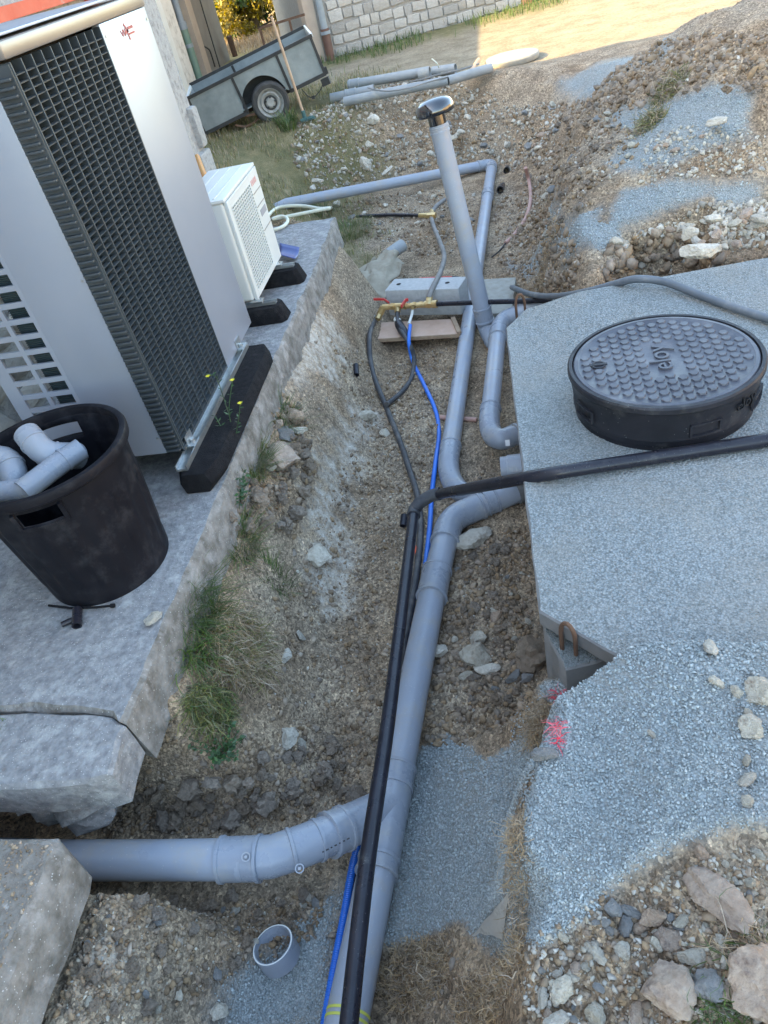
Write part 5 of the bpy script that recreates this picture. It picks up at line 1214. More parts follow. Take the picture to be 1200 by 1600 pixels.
# ------------------------------------------------------------------ things lying in the yard
GP = 'grey drain pipes lying at the edge of the yard'
def ypipe(pa, pb, r, lab, m='pvc_old', sock=None, z=.06):
    a_, b__ = P(*pa, z), P(*pb, z); t = thing('loose_pipe', lab, 'pipe', (a_ + b__) / 2, GP); run('pipe', [a_, b__], r, t, m, hollow=.006)
    if sock is not None:
        d = (b__ - a_).normalized(); q = a_ + d * ((b__ - a_).length * sock); sleeve(t, [q, q + d * .12], r + .006, name='collar', m=m)
    return t
ypipe((545, 133), (655, 114), .05, 'rearmost grey drain pipe with a socket at its left end', sock=.02, z=.075)
ypipe((517, 154), (585, 140), .052, 'thick short grey pipe with an open dark left end', sock=.35)
ypipe((538, 159), (700, 126), .046, 'nearest and longest grey pipe, its right half in the sun')
ypipe((655, 116), (672, 113), .062, 'short fat grey sleeve in the pile of pipes', z=.08)
o = ypipe((676, 112), (712, 107), .05, 'sandy coloured pipe length in the sun', 'pvc_old'); o2 = ypipe((700, 126), (768, 106), .046, 'dusty pipe with an open mouth beside the round concrete lid', 'pvc_old')
hose('grey_cable', 'thin pale cable curled over the stack of grey pipes', 'cable', [P(575, 137, .12), P(590, 141, .12), P(610, 142, .12), P(640, 137, .12), P(670, 128, .1), P(700, 120, .1)], .007, 'rock_g')
hose('pale_cord', 'short pale cord end standing up from the pile of pipes', 'cord', [P(686, 106, .12), P(682, 98, .18), P(675, 92, .2)], .006, 'cream_hose')
hose('rope', 'dusty rope tangled between the two sunlit pipes', 'rope', [P(640, 128, .1), P(660, 124, .12), P(680, 118, .12), P(715, 110, .12), P(735, 104, .1), P(748, 100, .08)], .009, 'rock_g')
st = MB(); st.tube([P(735, 112, .07), P(748, 93, .1)], .02, 8); o = obj('wood_stick', st, M['wood']); tag(o, 'short pale stick leaning between the pipes and the lid', 'stick')
LC = P(800, 86, .07); b = MB(); b.lathe([(.0, -.06), (.28, -.06), (.29, -.045), (.29, -.012), (.28, 0), (0.0, .006)], LC, 48); cl_ = obj('concrete_disc', b, M['lidc']); tag(cl_, 'flat round pale concrete lid lying in the sun on the yard', 'concrete lid')
# ------------------------------------------------------------------ stones
def rockmesh(seed, sub=3, s=(1, .75, .6), rough=1.):
    bm = bmesh.new(); bmesh.ops.create_icosphere(bm, subdivisions=sub, radius=1); r = random.Random(seed)
    pl = [(Vector((r.gauss(0, 1), r.gauss(0, 1), r.gauss(0, 1))).normalized(), r.uniform(.48, .86)) for _ in range(13)]
    for v in bm.verts:
        d = v.co.normalized(); k = 1.0
        for n_, h in pl:
            q = d.dot(n_)
            if q > 1e-3: k = min(k, h / q)
        k *= 1 + rough * (.16 * mnoise.noise(d * 1.8 + Vector((seed, 0, 0))) + .09 * mnoise.noise(d * 5 + Vector((seed, 3, 0))) + .05 * mnoise.noise(d * 12 + Vector((seed, 3, 7))))
        v.co = Vector((d.x * s[0], d.y * s[1], d.z * s[2])) * k * 1.3
    me = bpy.data.meshes.new('stone'); bm.to_mesh(me); bm.free(); me.shade_smooth(); me.set_sharp_from_angle(angle=rad(24)); return me
BIG = [rockmesh(i * 7 + 1, 4, s) for i, s in enumerate([(1, .75, .55), (1, .65, .5), (1, .85, .6), (1, .6, .45), (1, .8, .7)])]
SM = [rockmesh(i * 5 + 2, 2, s) for i, s in enumerate([(1, .75, .55), (1, .65, .6), (1, .85, .7), (1, .6, .45), (1, .8, .65), (1, .9, .5)])]
CL = [rockmesh(i * 3 + 50, 3, (1, .85, .7), 2.6) for i in range(5)]
MATV = {}
def stone(px, py, wpx, m, label, cat='stone', group=None, name='stone', big=True, rot=None, asp=None, z=None, r=random.Random(12), sink=.25, z_of=None):
    c = G(px, py, 0, True) if z_of is None else P(px, py, z_of)
    dist = (Vector((0, 0, CAMZ)) - c).dot(Vector([-MW[0][2], -MW[1][2], -MW[2][2]])); dist = abs(dist)
    s = wpx * dist / FPX / 2
    base = r.choice(CL if m == 'clod' else BIG if big else SM); key = (base.name, m)
    if key not in MATV: me = base.copy(); me.materials.clear(); me.materials.append(M[m]); MATV[key] = me
    o = bpy.data.objects.new(name, MATV[key]); COL.objects.link(o)
    asp = asp or (1, 1, 1); o.scale = (s * asp[0], s * asp[1], s * asp[2]); o.rotation_euler = rot if rot else (r.uniform(-.4, .4), r.uniform(-.4, .4), r.uniform(0, 6.28))
    o.location = c + Vector((0, 0, s * .5 * (1 - sink * 2) + .004)); tag(o, label, cat, group); return o
B_ = [  # px, py, width px, material, label, rotation
 (1120, 1407, 86, 'rock_b', 'large reddish brown boulder on the edge of the gravel heap', (0, .15, 2.1)),
 (1043, 1548, 80, 'rock_b', 'broad flat topped pinkish grey rock in the bottom right rubble', (.1, 0, 2.2)),
 (1196, 1545, 96, 'rock_b', 'big brown rock cut by the right edge of the picture near the bottom', (.2, .1, 1.4)),
 (1103, 1543, 50, 'rock_g', 'smooth dark grey stone right of the flat topped rock', (0, .2, 2.4)),
 (1085, 1497, 40, 'rock_p', 'angular cream stone above the dark grey stone', (0, 0, .3)),
 (1143, 1547, 36, 'rock_b', 'angular light brown stone between the dark stone and the big edge rock', (0, 0, .6)),
 (878, 1551, 36, 'rock_p', 'pale rounded stone with dark flecks at the bottom', None),
 (930, 1490, 30, 'rock_p', 'cream oval stone on the soil beneath the gravel heap', (0, 0, 2.2)),
 (915, 1512, 14, 'rock_p', 'tiny pale pebble touching the cream oval stone', None),
 (848, 1560, 24, 'rock_p', 'small pale stone left of the dark flecked one', None),
 (894, 1527, 22, 'rock_p', 'small light stone above the dark flecked one', None),
 (960, 1422, 28, 'rock_g', 'rounded brown grey stone at the foot of the gravel heap', None),
 (977, 1448, 28, 'rock_g', 'second rounded grey brown stone just below the first at the heap foot', None),
 (986, 1427, 24, 'rock_g', 'grey brown stone right of the pair at the heap foot', None),
 (1020, 1438, 34, 'rock_b', 'flattish brown stone in the rubble right of the heap foot', None),
 (1003, 1450, 24, 'rock_b', 'small brown stone under the flattish brown one', None),
 (1045, 1468, 34, 'rock_b', 'rough brown clod like stone left of the cream angular stone', None),
 (1066, 1441, 24, 'rock_p', 'pale rounded stone above the cream angular stone', None),
 (1025, 1478, 28, 'rock_p', 'whitish stone standing upright in the rubble', (0, 1.2, .3)),
 (972, 1490, 26, 'rock_p', 'pale pinkish stone below the heap foot', None),
 (1095, 1337, 26, 'rock_b', 'brown stone stuck at the top of the big reddish boulder', (0, 1.1, .5)),
 (1183, 1336, 18, 'rock_p', 'white square stone on the gravel at the right edge', None),
 (1172, 1382, 14, 'rock_p', 'small round white pebble right of the reddish boulder', None),
 (995, 1588, 34, 'rock_b', 'half buried brown rock at the very bottom of the rubble', None),
 (870, 1600, 40, 'rock_p', 'pale stone cut by the bottom edge below the flecked one', None),
 (932, 1590, 30, 'rock_p', 'greyish pale stone at the bottom edge', None),
 (737, 847, 56, 'rock_p', 'large rounded grey white cobble lying against the drain pipe elbow', (0, .1, .5)),
 (748, 1032, 46, 'rock_p', 'broken pale stone with white edges on the trench floor', (.2, 0, .1)),
 (763, 1048, 30, 'rock_p', 'thin white flake beneath the broken pale stone', (0, 0, 0)),
 (746, 1002, 26, 'rock_p', 'white chipped stone above the broken pale stone', None),
 (688, 1019, 26, 'rock_p', 'white stone tucked against the right side of the drain pipe', (0, 0, 1.2)),
 (776, 966, 22, 'rock_b', 'round brownish stone on the trench floor by the tank', None),
 (728, 1058, 20, 'rock_p', 'small grey white stone below left of the broken pale stone', None),
 (826, 1014, 14, 'rock_p', 'small pale pebble beside the tank corner', None),
 (452, 1158, 32, 'rock_p', 'long white stone fragment on the dark soil', (0, 0, 1.35)),
 (473, 1167, 17, 'rock_p', 'small white fragment right of the long white one', None),
 (471, 996, 16, 'rock_p', 'small upright white fragment on the trench slope', (0, 1.2, 0)),
 (448, 1028, 22, 'rock_p', 'flat white fragment on the trench slope', None),
 (572, 655, 28, 'rock_p', 'cream stone lying left of the long black hose', (0, 0, .4)),
 (603, 680, 16, 'rock_p', 'small grey white stone below the cream stone by the hose', None),
 (500, 876, 44, 'rock_p', 'flat square slab of pale stone set in the trench slope', (.1, 0, .2)),
 (444, 725, 60, 'rock_b', 'big rough earthy rock at the foot of the platform grass', (0, 0, .2)),
 (458, 656, 30, 'rock_b', 'angular brown stone beside the green grass tuft', None),
 (448, 685, 28, 'rock_g', 'grey stone on the heap beside the platform', None),
 (467, 676, 22, 'rock_p', 'pale tan stone on top of the little heap', None),
 (436, 668, 18, 'rock_b', 'small brown stone left in the little heap', None),
 (422, 734, 18, 'rock_p', 'small white stone in the grass by the platform', None),
 (852, 1182, 32, 'rock_g', 'purplish grey stone under the dry tuft on the ledge', (0, 0, .1)),
 (830, 1035, 56, 'clod', 'brown block of earth below the tank corner', (0, .2, .8)),
 (802, 1060, 22, 'rock_g', 'grey pebble in front of the earth block', None),
 (822, 1062, 20, 'rock_g', 'second grey pebble right of the first at the earth block', None),
 (1050, 980, 24, 'rock_p', 'flat pale clod on the gravel edge of the slab', None),
 (1078, 992, 16, 'rock_p', 'small pale stone right of the flat clod', None),
 (1032, 1008, 16, 'rock_b', 'small tan stone left of the flat clod', None),
 (1110, 1016, 30, 'rock_p', 'half buried cream stone on top of the gravel heap', None),
 (1120, 1069, 20, 'rock_p', 'pale rounded pebble on the gravel heap', None),
 (1150, 1083, 18, 'rock_p', 'yellowish pebble right of the pale rounded one', None),
 (1168, 1117, 14, 'rock_p', 'flat oval white pebble on the gravel heap', None),
 (1190, 1085, 44, 'rock_p', 'large cream clod at the right edge of the gravel heap', None),
 (1175, 1140, 36, 'rock_p', 'cream clod smeared down the right side of the gravel heap', None),
 (1018, 1149, 12, 'rock_p', 'single small yellowish pebble in the middle of the gravel heap', None),
 (1166, 1190, 16, 'rock_p', 'thin pale flake on the right of the gravel heap', None),
 (1167, 1221, 26, 'rock_p', 'flat cream flake low on the right of the gravel heap', (0, 0, .5)),
 (1166, 1256, 20, 'rock_p', 'pale pebble under the flat cream flake', None),
 (1119, 195, 27, 'rock_p', 'pale block on the blue grey gravel patch of the mound', None),
 (1093, 400, 46, 'rock_p', 'big pale slab like rock under the ledge beyond the tank', (0, 0, .05)),
 (440, 1560, 0, 'rock_p', '', None), (345, 1585, 28, 'rock_p', 'brownish stone at the bottom edge left of the ring', None), (281, 1557, 14, 'rock_p', 'small white chip on the soil left of the pipe ring', None),
 (342, 1524, 20, 'rock_g', 'grey stone above left of the bottom edge stone', None), (241, 970, 0, 'rock_p', '', None),
 (703, 433, 0, 'rock_p', '', None), (476, 249, 14, 'rock_p', 'white stone at the left end of the rubble bank', None), (497, 285, 14, 'rock_p', 'round white stone above the left end of the cross pipe', None), (490, 296, 13, 'rock_p', 'angular white stone touching the cross pipe near its left end', None),
 (572, 258, 20, 'rock_p', 'tall white block in the rubble bank above the cross pipe', (0, 1.2, 0)), (605, 270, 15, 'rock_p', 'white lump resting on the cross pipe', None),
 (526, 322, 13, 'rock_p', 'white lump just below the cross pipe at the platform corner', None), (515, 328, 13, 'rock_p', 'chalky lump left of the white lump at the platform corner', None), (569, 335, 12, 'rock_p', 'small white stone on the buried black pipe', None),
 (583, 190, 18, 'rock_p', 'pale upright stone near the top of the rubble bank', None), (577, 228, 13, 'rock_p', 'white rounded stone left in the rubble bank', None),
 (1155, 0, 0, 'rock_p', '', None),
]
for px, py, wd, m, lab, rt in B_:
    if wd: stone(px, py, wd * 1.08, m, lab, rot=rt)
# white chip on the platform corner
o = stone(241, 970, 28, 'rock_p', 'white chalky stain like chip on the platform edge', rot=(0, 0, .9), asp=(1, .9, .25), z_of=-.0)
# rubble banks: many alike stones, told apart by nothing
def scatter(n, quad, wr, mats_, label, group, seed, name='stone', cat='stone'):
    r = random.Random(seed); k = 0; 
    while k < n:
        px = r.uniform(min(q[0] for q in quad), max(q[0] for q in quad)); py = r.uniform(min(q[1] for q in quad), max(q[1] for q in quad))
        if poly_sd(np.array([px]), np.array([py]), quad)[0] < 0: continue
        stone(px, py, r.uniform(*wr) * r.uniform(.7, 1.1), r.choice(mats_), label, cat=cat, group=group, name=name, big=False, r=r, sink=.3); k += 1
bank_q = [(470, 190), (560, 150), (640, 125), (760, 150), (880, 165), (860, 250), (760, 235), (640, 262), (500, 296), (455, 250)]
mound_q = [(850, 200), (960, 160), (1000, 240), (900, 330), (830, 390), (800, 380), (830, 300), (790, 250)]
band_q = [(1020, 215), (1199, 215), (1199, 270), (1100, 275), (1000, 290)]
ledge_q = [(940, 392), (1000, 350), (1100, 338), (1199, 325), (1199, 392), (1120, 402), (1050, 382)]
near_q = [(840, 1490), (940, 1425), (1050, 1380), (1199, 1320), (1199, 1599), (820, 1599)]
plat_q = [(340, 640), (470, 640), (490, 760), (450, 830), (360, 830)]
under_q = [(540, 310), (660, 300), (740, 300), (740, 400), (650, 400), (540, 350)]
above_q = [(180, 1250), (420, 1180), (560, 1150), (560, 1250), (300, 1300), (150, 1300)]
below_q = [(160, 1400), (500, 1400), (500, 1460), (380, 1500), (250, 1590), (100, 1590)]
right_q = [(700, 860), (820, 830), (835, 1080), (660, 1150), (690, 1000)]
top_q = [(880, 170), (1199, 60), (1199, 150), (1050, 150), (950, 180)]
floor_q = [(520, 520), (660, 540), (700, 560), (690, 740), (640, 760), (640, 1000), (600, 1200), (430, 1150), (440, 950), (520, 800), (560, 700)]
scatter(45, bank_q, (9, 16), ['rock_p', 'rock_p', 'rock_g'], 'small pale stone in the whitish rubble bank behind the cross pipe', 'stones of the rubble bank', 31)
scatter(30, mound_q, (10, 19), ['rock_p', 'rock_b', 'rock_g'], 'stone on the slope of the earth mound right of the trench', 'stones on the mound slope', 32)
scatter(25, band_q, (7, 14), ['rock_p', 'rock_b'], 'stone in the rubble band between the gravel patches of the mound', 'stones between gravel patches', 33)
scatter(28, ledge_q, (12, 30), ['rock_p', 'rock_p', 'rock_b'], 'chalky lump along the broken ledge beyond the tank', 'lumps of the broken ledge', 34)
scatter(38, near_q, (12, 22), ['rock_p', 'rock_g', 'rock_b'], 'small stone in the bottom right rubble', 'small stones in the near rubble', 35)
scatter(12, under_q, (8, 14), ['rock_p', 'rock_g'], 'small stone on the trench floor below the cross pipe', 'stones under the cross pipe', 37)
scatter(16, below_q, (9, 18), ['rock_g', 'rock_p'], 'small stone on the soil below the left pipe', 'stones below the left pipe', 39)
scatter(14, right_q, (9, 17), ['rock_p', 'rock_g'], 'small stone on the trench floor between the drain and the tank', 'stones between drain and tank', 40)
scatter(60, plat_q, (12, 30), ['clod'], 'crumbly earth clod in the heap beside the platform', 'clods beside the platform', 36, 'clod', 'clod')
scatter(60, above_q, (12, 34), ['clod'], 'earth clod on the dark soil above the left pipe', 'clods above the left pipe', 38, 'clod', 'clod')
scatter(25, top_q, (8, 15), ['clod'], 'clod high on the back of the earth mound', 'clods on the mound top', 41, 'clod', 'clod')
scatter(40, below_q, (12, 28), ['clod'], 'earth clod below the left pipe', 'clods below the left pipe', 42, 'clod', 'clod')
scatter(40, right_q, (10, 24), ['clod'], 'earth clod on the trench floor beside the tank', 'clods beside the tank', 43, 'clod', 'clod')
scatter(30, mound_q, (8, 16), ['clod'], 'earth clod on the mound slope', 'clods on the mound slope', 44, 'clod', 'clod')
# the rubble too small or too many to tell apart: one object per place
M['rub_p'] = mat('rubble_pale', (.36, .32, .26), (.50, .46, .39), 12, .9, .5, 60, island=.32); M['rub_c'] = mat('rubble_earth', (.215, .153, .102), (.34, .255, .175), 12, .95, .8, 50, island=.3)
wall_q = [(770, 300), (830, 300), (870, 340), (880, 445), (800, 440), (775, 400)]
def rubble(n, quad, wr, m, seed, label):
    r = np.random.default_rng(seed); q = gpoly([(min(1199, max(0, a)), b) for a, b in quad]); xs = [p[0] for p in q]; ys = [p[1] for p in q]; x = r.uniform(min(xs), max(xs), n * 6); y = r.uniform(min(ys), max(ys), n * 6)
    k = poly_sd(x, y, q) > -.02; x, y = x[k][:n], y[k][:n]; s = r.uniform(0, 1, len(x)) ** 2.2 * (wr[1] - wr[0]) + wr[0]; ms = masks(x, y); z = gz(x, y, ms)
    o = bulk('rubble', np.stack([x, y, z + s * .15], 1), s, M[m], nt=8, nv=13, seed=seed); o['label'] = label
rubble(2600, bank_q, (.006, .034), 'rub_p', 71, 'whitish rubble of the bank behind the cross pipe')
rubble(900, bank_q, (.008, .04), 'rub_c', 72, 'earth crumbs in the rubble bank')
rubble(350, mound_q, (.005, .02), 'rub_p', 73, 'pale rubble on the mound slope'); rubble(1500, mound_q, (.005, .030), 'rub_c', 74, 'earth crumbs on the mound slope')
rubble(450, band_q, (.005, .024), 'rub_p', 75, 'pale rubble between the gravel patches'); rubble(700, ledge_q, (.005, .028), 'rub_p', 76, 'pale rubble of the broken ledge')
rubble(1800, top_q, (.006, .032), 'rub_c', 77, 'earth crumbs on top of the mound'); rubble(160, top_q, (.005, .018), 'rub_p', 78, 'pale bits on top of the mound')
rubble(700, near_q, (.003, .011), 'rub_p', 79, 'pale bits in the near rubble'); rubble(900, near_q, (.003, .013), 'rub_c', 80, 'earth crumbs in the near rubble')
rubble(900, under_q, (.005, .03), 'rub_c', 81, 'earth crumbs below the cross pipe'); rubble(500, under_q, (.004, .02), 'rub_p', 82, 'pale bits below the cross pipe')
rubble(700, wall_q, (.005, .03), 'rub_c', 92, 'earth crumbs on the trench wall beyond the tank'); rubble(350, wall_q, (.004, .018), 'rub_p', 93, 'pale bits on the trench wall beyond the tank'); rubble(1500, above_q, (.003, .018), 'rub_c', 83, 'earth crumbs above the left pipe'); rubble(1200, below_q, (.003, .016), 'rub_c', 84, 'earth crumbs below the left pipe'); rubble(350, below_q, (.002, .009), 'rub_p', 85, 'pale bits below the left pipe')
rubble(2000, right_q, (.003, .024), 'rub_c', 86, 'earth crumbs beside the tank'); rubble(350, right_q, (.002, .010), 'rub_p', 87, 'pale bits beside the tank'); rubble(2600, floor_q, (.003, .020), 'rub_c', 88, 'earth crumbs on the trench slope'); rubble(500, floor_q, (.003, .012), 'rub_p', 89, 'pale bits on the trench slope')
rubble(2200, floor_q, (.002, .009), 'rub_c', 91, 'fine crumbs on the trench slope')
def rubble_on(n, quad, wr, m, seed, label, up=0.):
    r = np.random.default_rng(seed); pts = []; xs = [p[0] for p in quad]; ys = [p[1] for p in quad]
    while len(pts) < n:
        a, b = r.uniform(min(xs), max(xs)), r.uniform(min(ys), max(ys))
        if poly_sd(np.array([a]), np.array([b]), quad)[0] > 0: pts.append(tuple(G(a, b)))
    p = np.array(pts); p[:, 2] += up; s = r.uniform(0, 1, n) ** 2 * (wr[1] - wr[0]) + wr[0]
    o = bulk('rubble', p, s, M[m], nt=8, nv=13, seed=seed); o['label'] = label
rubble_on(450, [(775, 400), (810, 310), (880, 340), (905, 400), (900, 450), (850, 455), (800, 445)], (.008, .045), 'rub_c', 94, 'crumbly earth of the trench wall beyond the tank')
rubble_on(160, [(775, 400), (810, 310), (880, 340), (905, 400), (900, 450), (850, 455), (800, 445)], (.006, .025), 'rub_p', 95, 'pale bits in the trench wall beyond the tank')
rubble_on(250, [(950, 385), (1199, 370), (1199, 402), (1000, 436), (940, 446)], (.01, .05), 'rub_c', 96, 'broken earth face under the ledge beyond the tank')
rubble_on(1500, [(800, 1120), (850, 1080), (850, 1200), (830, 1480), (770, 1480), (785, 1300)], (.003, .006), 'grit', 97, 'gravel chips on the face of the ledge')
rubble(300, top_q, (.012, .055), 'rub_c', 98, 'bigger clods on top of the mound')
rubble(900, plat_q, (.005, .03), 'rub_c', 90, 'earth crumbs beside the platform')

# ------------------------------------------------------------------ grass
def blades(name, bx, by, bz, hgt, wid, lean, m, seed, label=None, kind=None, droop=.5, parent=None, dirs=None):
    r = np.random.default_rng(seed); n = len(bx); a = r.uniform(0, 2 * np.pi, n) if dirs is None else dirs + r.normal(0, .7, n)
    h = hgt * r.uniform(.5, 1.15, n); L = lean * r.uniform(.2, 1.3, n); dx, dy = np.cos(a), np.sin(a); wx, wy = -dy, dx; w_ = wid * r.uniform(.6, 1.2, n)
    V = np.zeros((n, 7, 3)); ts = (0, .4, .75, 1)
    for k, t in enumerate(ts):
        off = h * L * t ** 1.6; z = h * (t - droop * L * .55 * t ** 2.4); cx = bx + dx * off; cy = by + dy * off; ww = w_ * (1, .8, .5, 0)[k] / 2
        if k < 3:
            V[:, 2 * k] = np.stack([cx - wx * ww, cy - wy * ww, bz + z], 1); V[:, 2 * k + 1] = np.stack([cx + wx * ww, cy + wy * ww, bz + z], 1)
        else: V[:, 6] = np.stack([cx, cy, bz + z], 1)
    F = np.array([[0, 1, 3], [0, 3, 2], [2, 3, 5], [2, 5, 4], [4, 5, 6]]); FF = (F[None] + (np.arange(n) * 7)[:, None, None]).reshape(-1, 3); V = V.reshape(-1, 3)
    me = bpy.data.meshes.new(name); me.vertices.add(len(V)); me.vertices.foreach_set('co', V.ravel()); me.loops.add(FF.size); me.loops.foreach_set('vertex_index', FF.ravel().astype(np.int32)); me.polygons.add(len(FF)); me.polygons.foreach_set('loop_start', np.arange(0, FF.size, 3, dtype=np.int32)); me.update()
    o = obj(name, me, M[m], parent, smooth=False)
    if label: o['label'] = label
    if kind: o['kind'] = kind
    return o
def field(name, n, reg, hgt, wid, m, seed, label, thr=.4, lean=.6):
    x = RNG.uniform(reg[0], reg[1], n); y = RNG.uniform(reg[2], reg[3], n); ms = masks(x, y); k = (ms[2] > thr * RNG.random(n) * 2) & (fbm(x, y, 1.4, 3) > -.25); x, y = x[k], y[k]
    z = gz(x, y); kk = ~((x < -2.42) & (y < 6.5)) & ~((x < -4.65) & (y < 15.2)); wl = (y - 12.43 - (x + 2.5) * .412); kk &= (wl < 0) | (x < -2.7)
    return blades(name, x[kk], y[kk], z[kk], hgt, wid, lean, m, seed, label, 'stuff')
field('grass', 16000, (-4.6, -.7, 5.2, 11), .075, .006, 'grass_k', 51, 'patchy short green and yellow grass round the trailer')
field('dry_grass_cover', 9000, (-4.6, -.7, 5.2, 11.4), .07, .006, 'grass_d', 52, 'dry straw mixed in the grass round the trailer')
field('wall_grass', 9000, (-2.7, 4, 11.0, 15), .13, .010, 'grass_g', 53, 'green grass strip along the foot of the stone wall', .35)
x = RNG.uniform(-10, 4, 30000); y = RNG.uniform(15.3, 22, 30000); k = (y - 12.43 - (x + 2.5) * .412 < 0) | (x < -2.8); x, y = x[k], y[k]
blades('meadow_grass', x, y, gz(x, y), .12, .014, .6, 'grass_d', 54, 'tall dry yellow meadow grass beyond the yard', 'stuff')
x = RNG.uniform(-9, 0, 7000); y = RNG.uniform(16.0, 17.4, 7000); blades('tall_straw', x, y, gz(x, y),   .18, .014, .35, 'grass_d', 55, 'tall dry straw in front of the bushes', 'stuff')
def strands(name, label, cat, px, py, rx, ry, n, ln, hgt, m, seed, wid=.0022, flow=None, jit=.55, m2=None, z_of=None):
    c = G(px, py) if z_of is None else P(px, py, z_of); t = thing(name, label, cat, c)
    for mm, nn, sd in ((m, n, seed), (m2, n // 2, seed + 1)):
        if mm is None: continue
        r = np.random.default_rng(sd); a = r.uniform(0, 6.283, nn); q = np.sqrt(r.random(nn)); x = c.x + np.cos(a) * q * rx; y = c.y + np.sin(a) * q * ry; z = gz(x, y) if z_of is None else np.full(nn, c.z)
        z = z + r.uniform(0, 1, nn) * hgt * (1 - q ** 2 * .8); th = r.uniform(0, 6.283, nn) if flow is None else flow + r.normal(0, .8, nn); el = r.normal(.15, .45, nn); L = ln * r.uniform(.4, 1.3, nn) / 5; w_ = wid * r.uniform(.5, 1.3, nn)
        p = np.stack([x, y, z], 1); V = np.zeros((nn, 6, 2, 3)); ev = r.normal(size=(nn, 3)); ev /= np.linalg.norm(ev, axis=1)[:, None]
        for k in range(6):
            d = np.stack([np.cos(th) * np.cos(el), np.sin(th) * np.cos(el), np.sin(el)], 1); sv = np.cross(d, ev); sv /= np.linalg.norm(sv, axis=1)[:, None] + 1e-9; ww = (w_ * (1, 1, .9, .8, .6, .15)[k] / 2)[:, None]
            V[:, k, 0] = p - sv * ww; V[:, k, 1] = p + sv * ww; p = p + d * L[:, None]; th = th + r.normal(0, jit, nn); el = el - .22 + r.normal(0, jit * .6, nn)
        F = np.array([[2 * k, 2 * k + 1, 2 * k + 3, 2 * k + 2] for k in range(5)]); FF = (F[None] + (np.arange(nn) * 12)[:, None, None]).reshape(-1, 4); V = V.reshape(-1, 3)
        me = bpy.data.meshes.new('blades'); me.vertices.add(len(V)); me.vertices.foreach_set('co', V.ravel()); me.loops.add(FF.size); me.loops.foreach_set('vertex_index', FF.ravel().astype(np.int32)); me.polygons.add(len(FF)); me.polygons.foreach_set('loop_start', np.arange(0, FF.size, 4, dtype=np.int32)); me.update()
        obj('blades', me, M[mm], t, smooth=False)
    return t
def tuft(label, px, py, rpx, n, hgt, m, seed, lean=.9, m2=None, droop=.8, cat='grass tuft', ell=(1, 1), z_of=None, wid=.0032, dirs=None, name='grass_tuft'):
    c = G(px, py) if z_of is None else P(px, py, z_of); dist = abs((Vector((0, 0, CAMZ)) - c).dot(Vector([-MW[0][2], -MW[1][2], -MW[2][2]]))); R_ = rpx * dist / FPX; r = np.random.default_rng(seed)
    t = thing(name, label, cat, c)
    def one(mm, nn, sd, hh):
        rr2 = np.random.default_rng(sd); a = rr2.uniform(0, 6.283, nn); q = np.sqrt(rr2.random(nn)) * R_; x = c.x + np.cos(a) * q * ell[0]; y = c.y + np.sin(a) * q * ell[1]
        if z_of is None: z = gz(x, y) - .005
        else: z = np.full(nn, c.z)
        dd_ = None if dirs is None else np.full(nn, dirs)
        blades('blades', x, y, z, hh, wid, lean, mm, sd, None, None, droop, parent=t, dirs=dd_)
    one(m, n, seed, hgt)
    if m2: one(m2, int(n * .8), seed + 1, hgt * .9)
    return t
tuft('long green grass hanging from the platform side above the dry clump', 312, 955, 34, 420, .20, 'grass_g', 61, lean=1.0, ell=(.7, 1.5), dirs=-.3)
strands('grass_tuft', 'big matted clump of dry and green grass on the trench side', 'grass tuft', 372, 1010, .085, .16, 1700, .10, .06, 'grass_d', 63, wid=.0026, m2='grass_k', flow=-.9)
strands('grass_tuft', 'bushy grass tail of the clump turning green at its lower end', 'grass tuft', 335, 1110, .055, .09, 700, .08, .07, 'grass_k', 65, wid=.0028, m2='grass_g', flow=-1.2)
strands('grass_tuft', 'long green blades at the upper left of the matted clump', 'grass tuft', 310, 1010, .04, .12, 260, .13, .07, 'grass_g', 165, wid=.0034, flow=-.9, jit=.25)
tuft('green grass in the angle of platform and heap under the rubber foot', 392, 730, 26, 420, .13, 'grass_g', 67, m2='grass_k', lean=1.0, ell=(.8, 1.7))
tuft('green grass beside the platform above the little stone heap', 435, 648, 26, 320, .12, 'grass_g', 69, lean=1.1)
tuft('spreading green grass below the crumbly earth heap', 372, 845, 22, 300, .10, 'grass_g', 71, m2='grass_k', lean=1.2, ell=(1, 1.8))
tuft('low green grass right of the platform side in mid slope', 420, 895, 24, 160, .07, 'grass_g', 73, lean=1.2)
tuft('green tuft at the far corner of the platform by the cross pipe', 545, 365, 38, 500, .11, 'grass_g', 75, m2='grass_k', lean=1.0)
tuft('green tuft under the cream hose at the platform end', 500, 330, 22, 260, .10, 'grass_g', 77, lean=1.0)
strands('root_clump', 'dark dry root clump on the mound above the gravel', 'root clump', 1045, 150, .09, .12, 380, .10, .05, 'grass_k', 79, wid=.004, m2='grass_d', jit=.7)
strands('turf_clod', 'greenish clod of turf on the mound slope', 'turf clod', 1015, 195, .08, .12, 420, .10, .05, 'grass_k', 81, wid=.004, m2='grass_d', jit=.7)
strands('turf_sod', 'dry turf sod lying right of the small slab', 'turf sod', 848, 436, .13, .10, 900, .08, .05, 'grass_d', 83, wid=.003, jit=.8)
strands('dry_root_mass', 'matted dry root mass near the bottom right of the drain', 'root mass', 650, 1530, .12, .085, 1500, .06, .05, 'grass_d', 85, wid=.0024, jit=.9)
strands('dry_root_mass', 'dry root mass at the bottom edge below the gravel', 'root mass', 770, 1570, .11, .08, 1200, .06, .045, 'grass_d', 87, wid=.0024, jit=.9)
strands('dry_sod', 'dry sod with loose straw on the gravel ledge', 'sod', 812, 1370, .022, .15, 700, .06, .04, 'grass_d', 89, wid=.002, jit=.8)
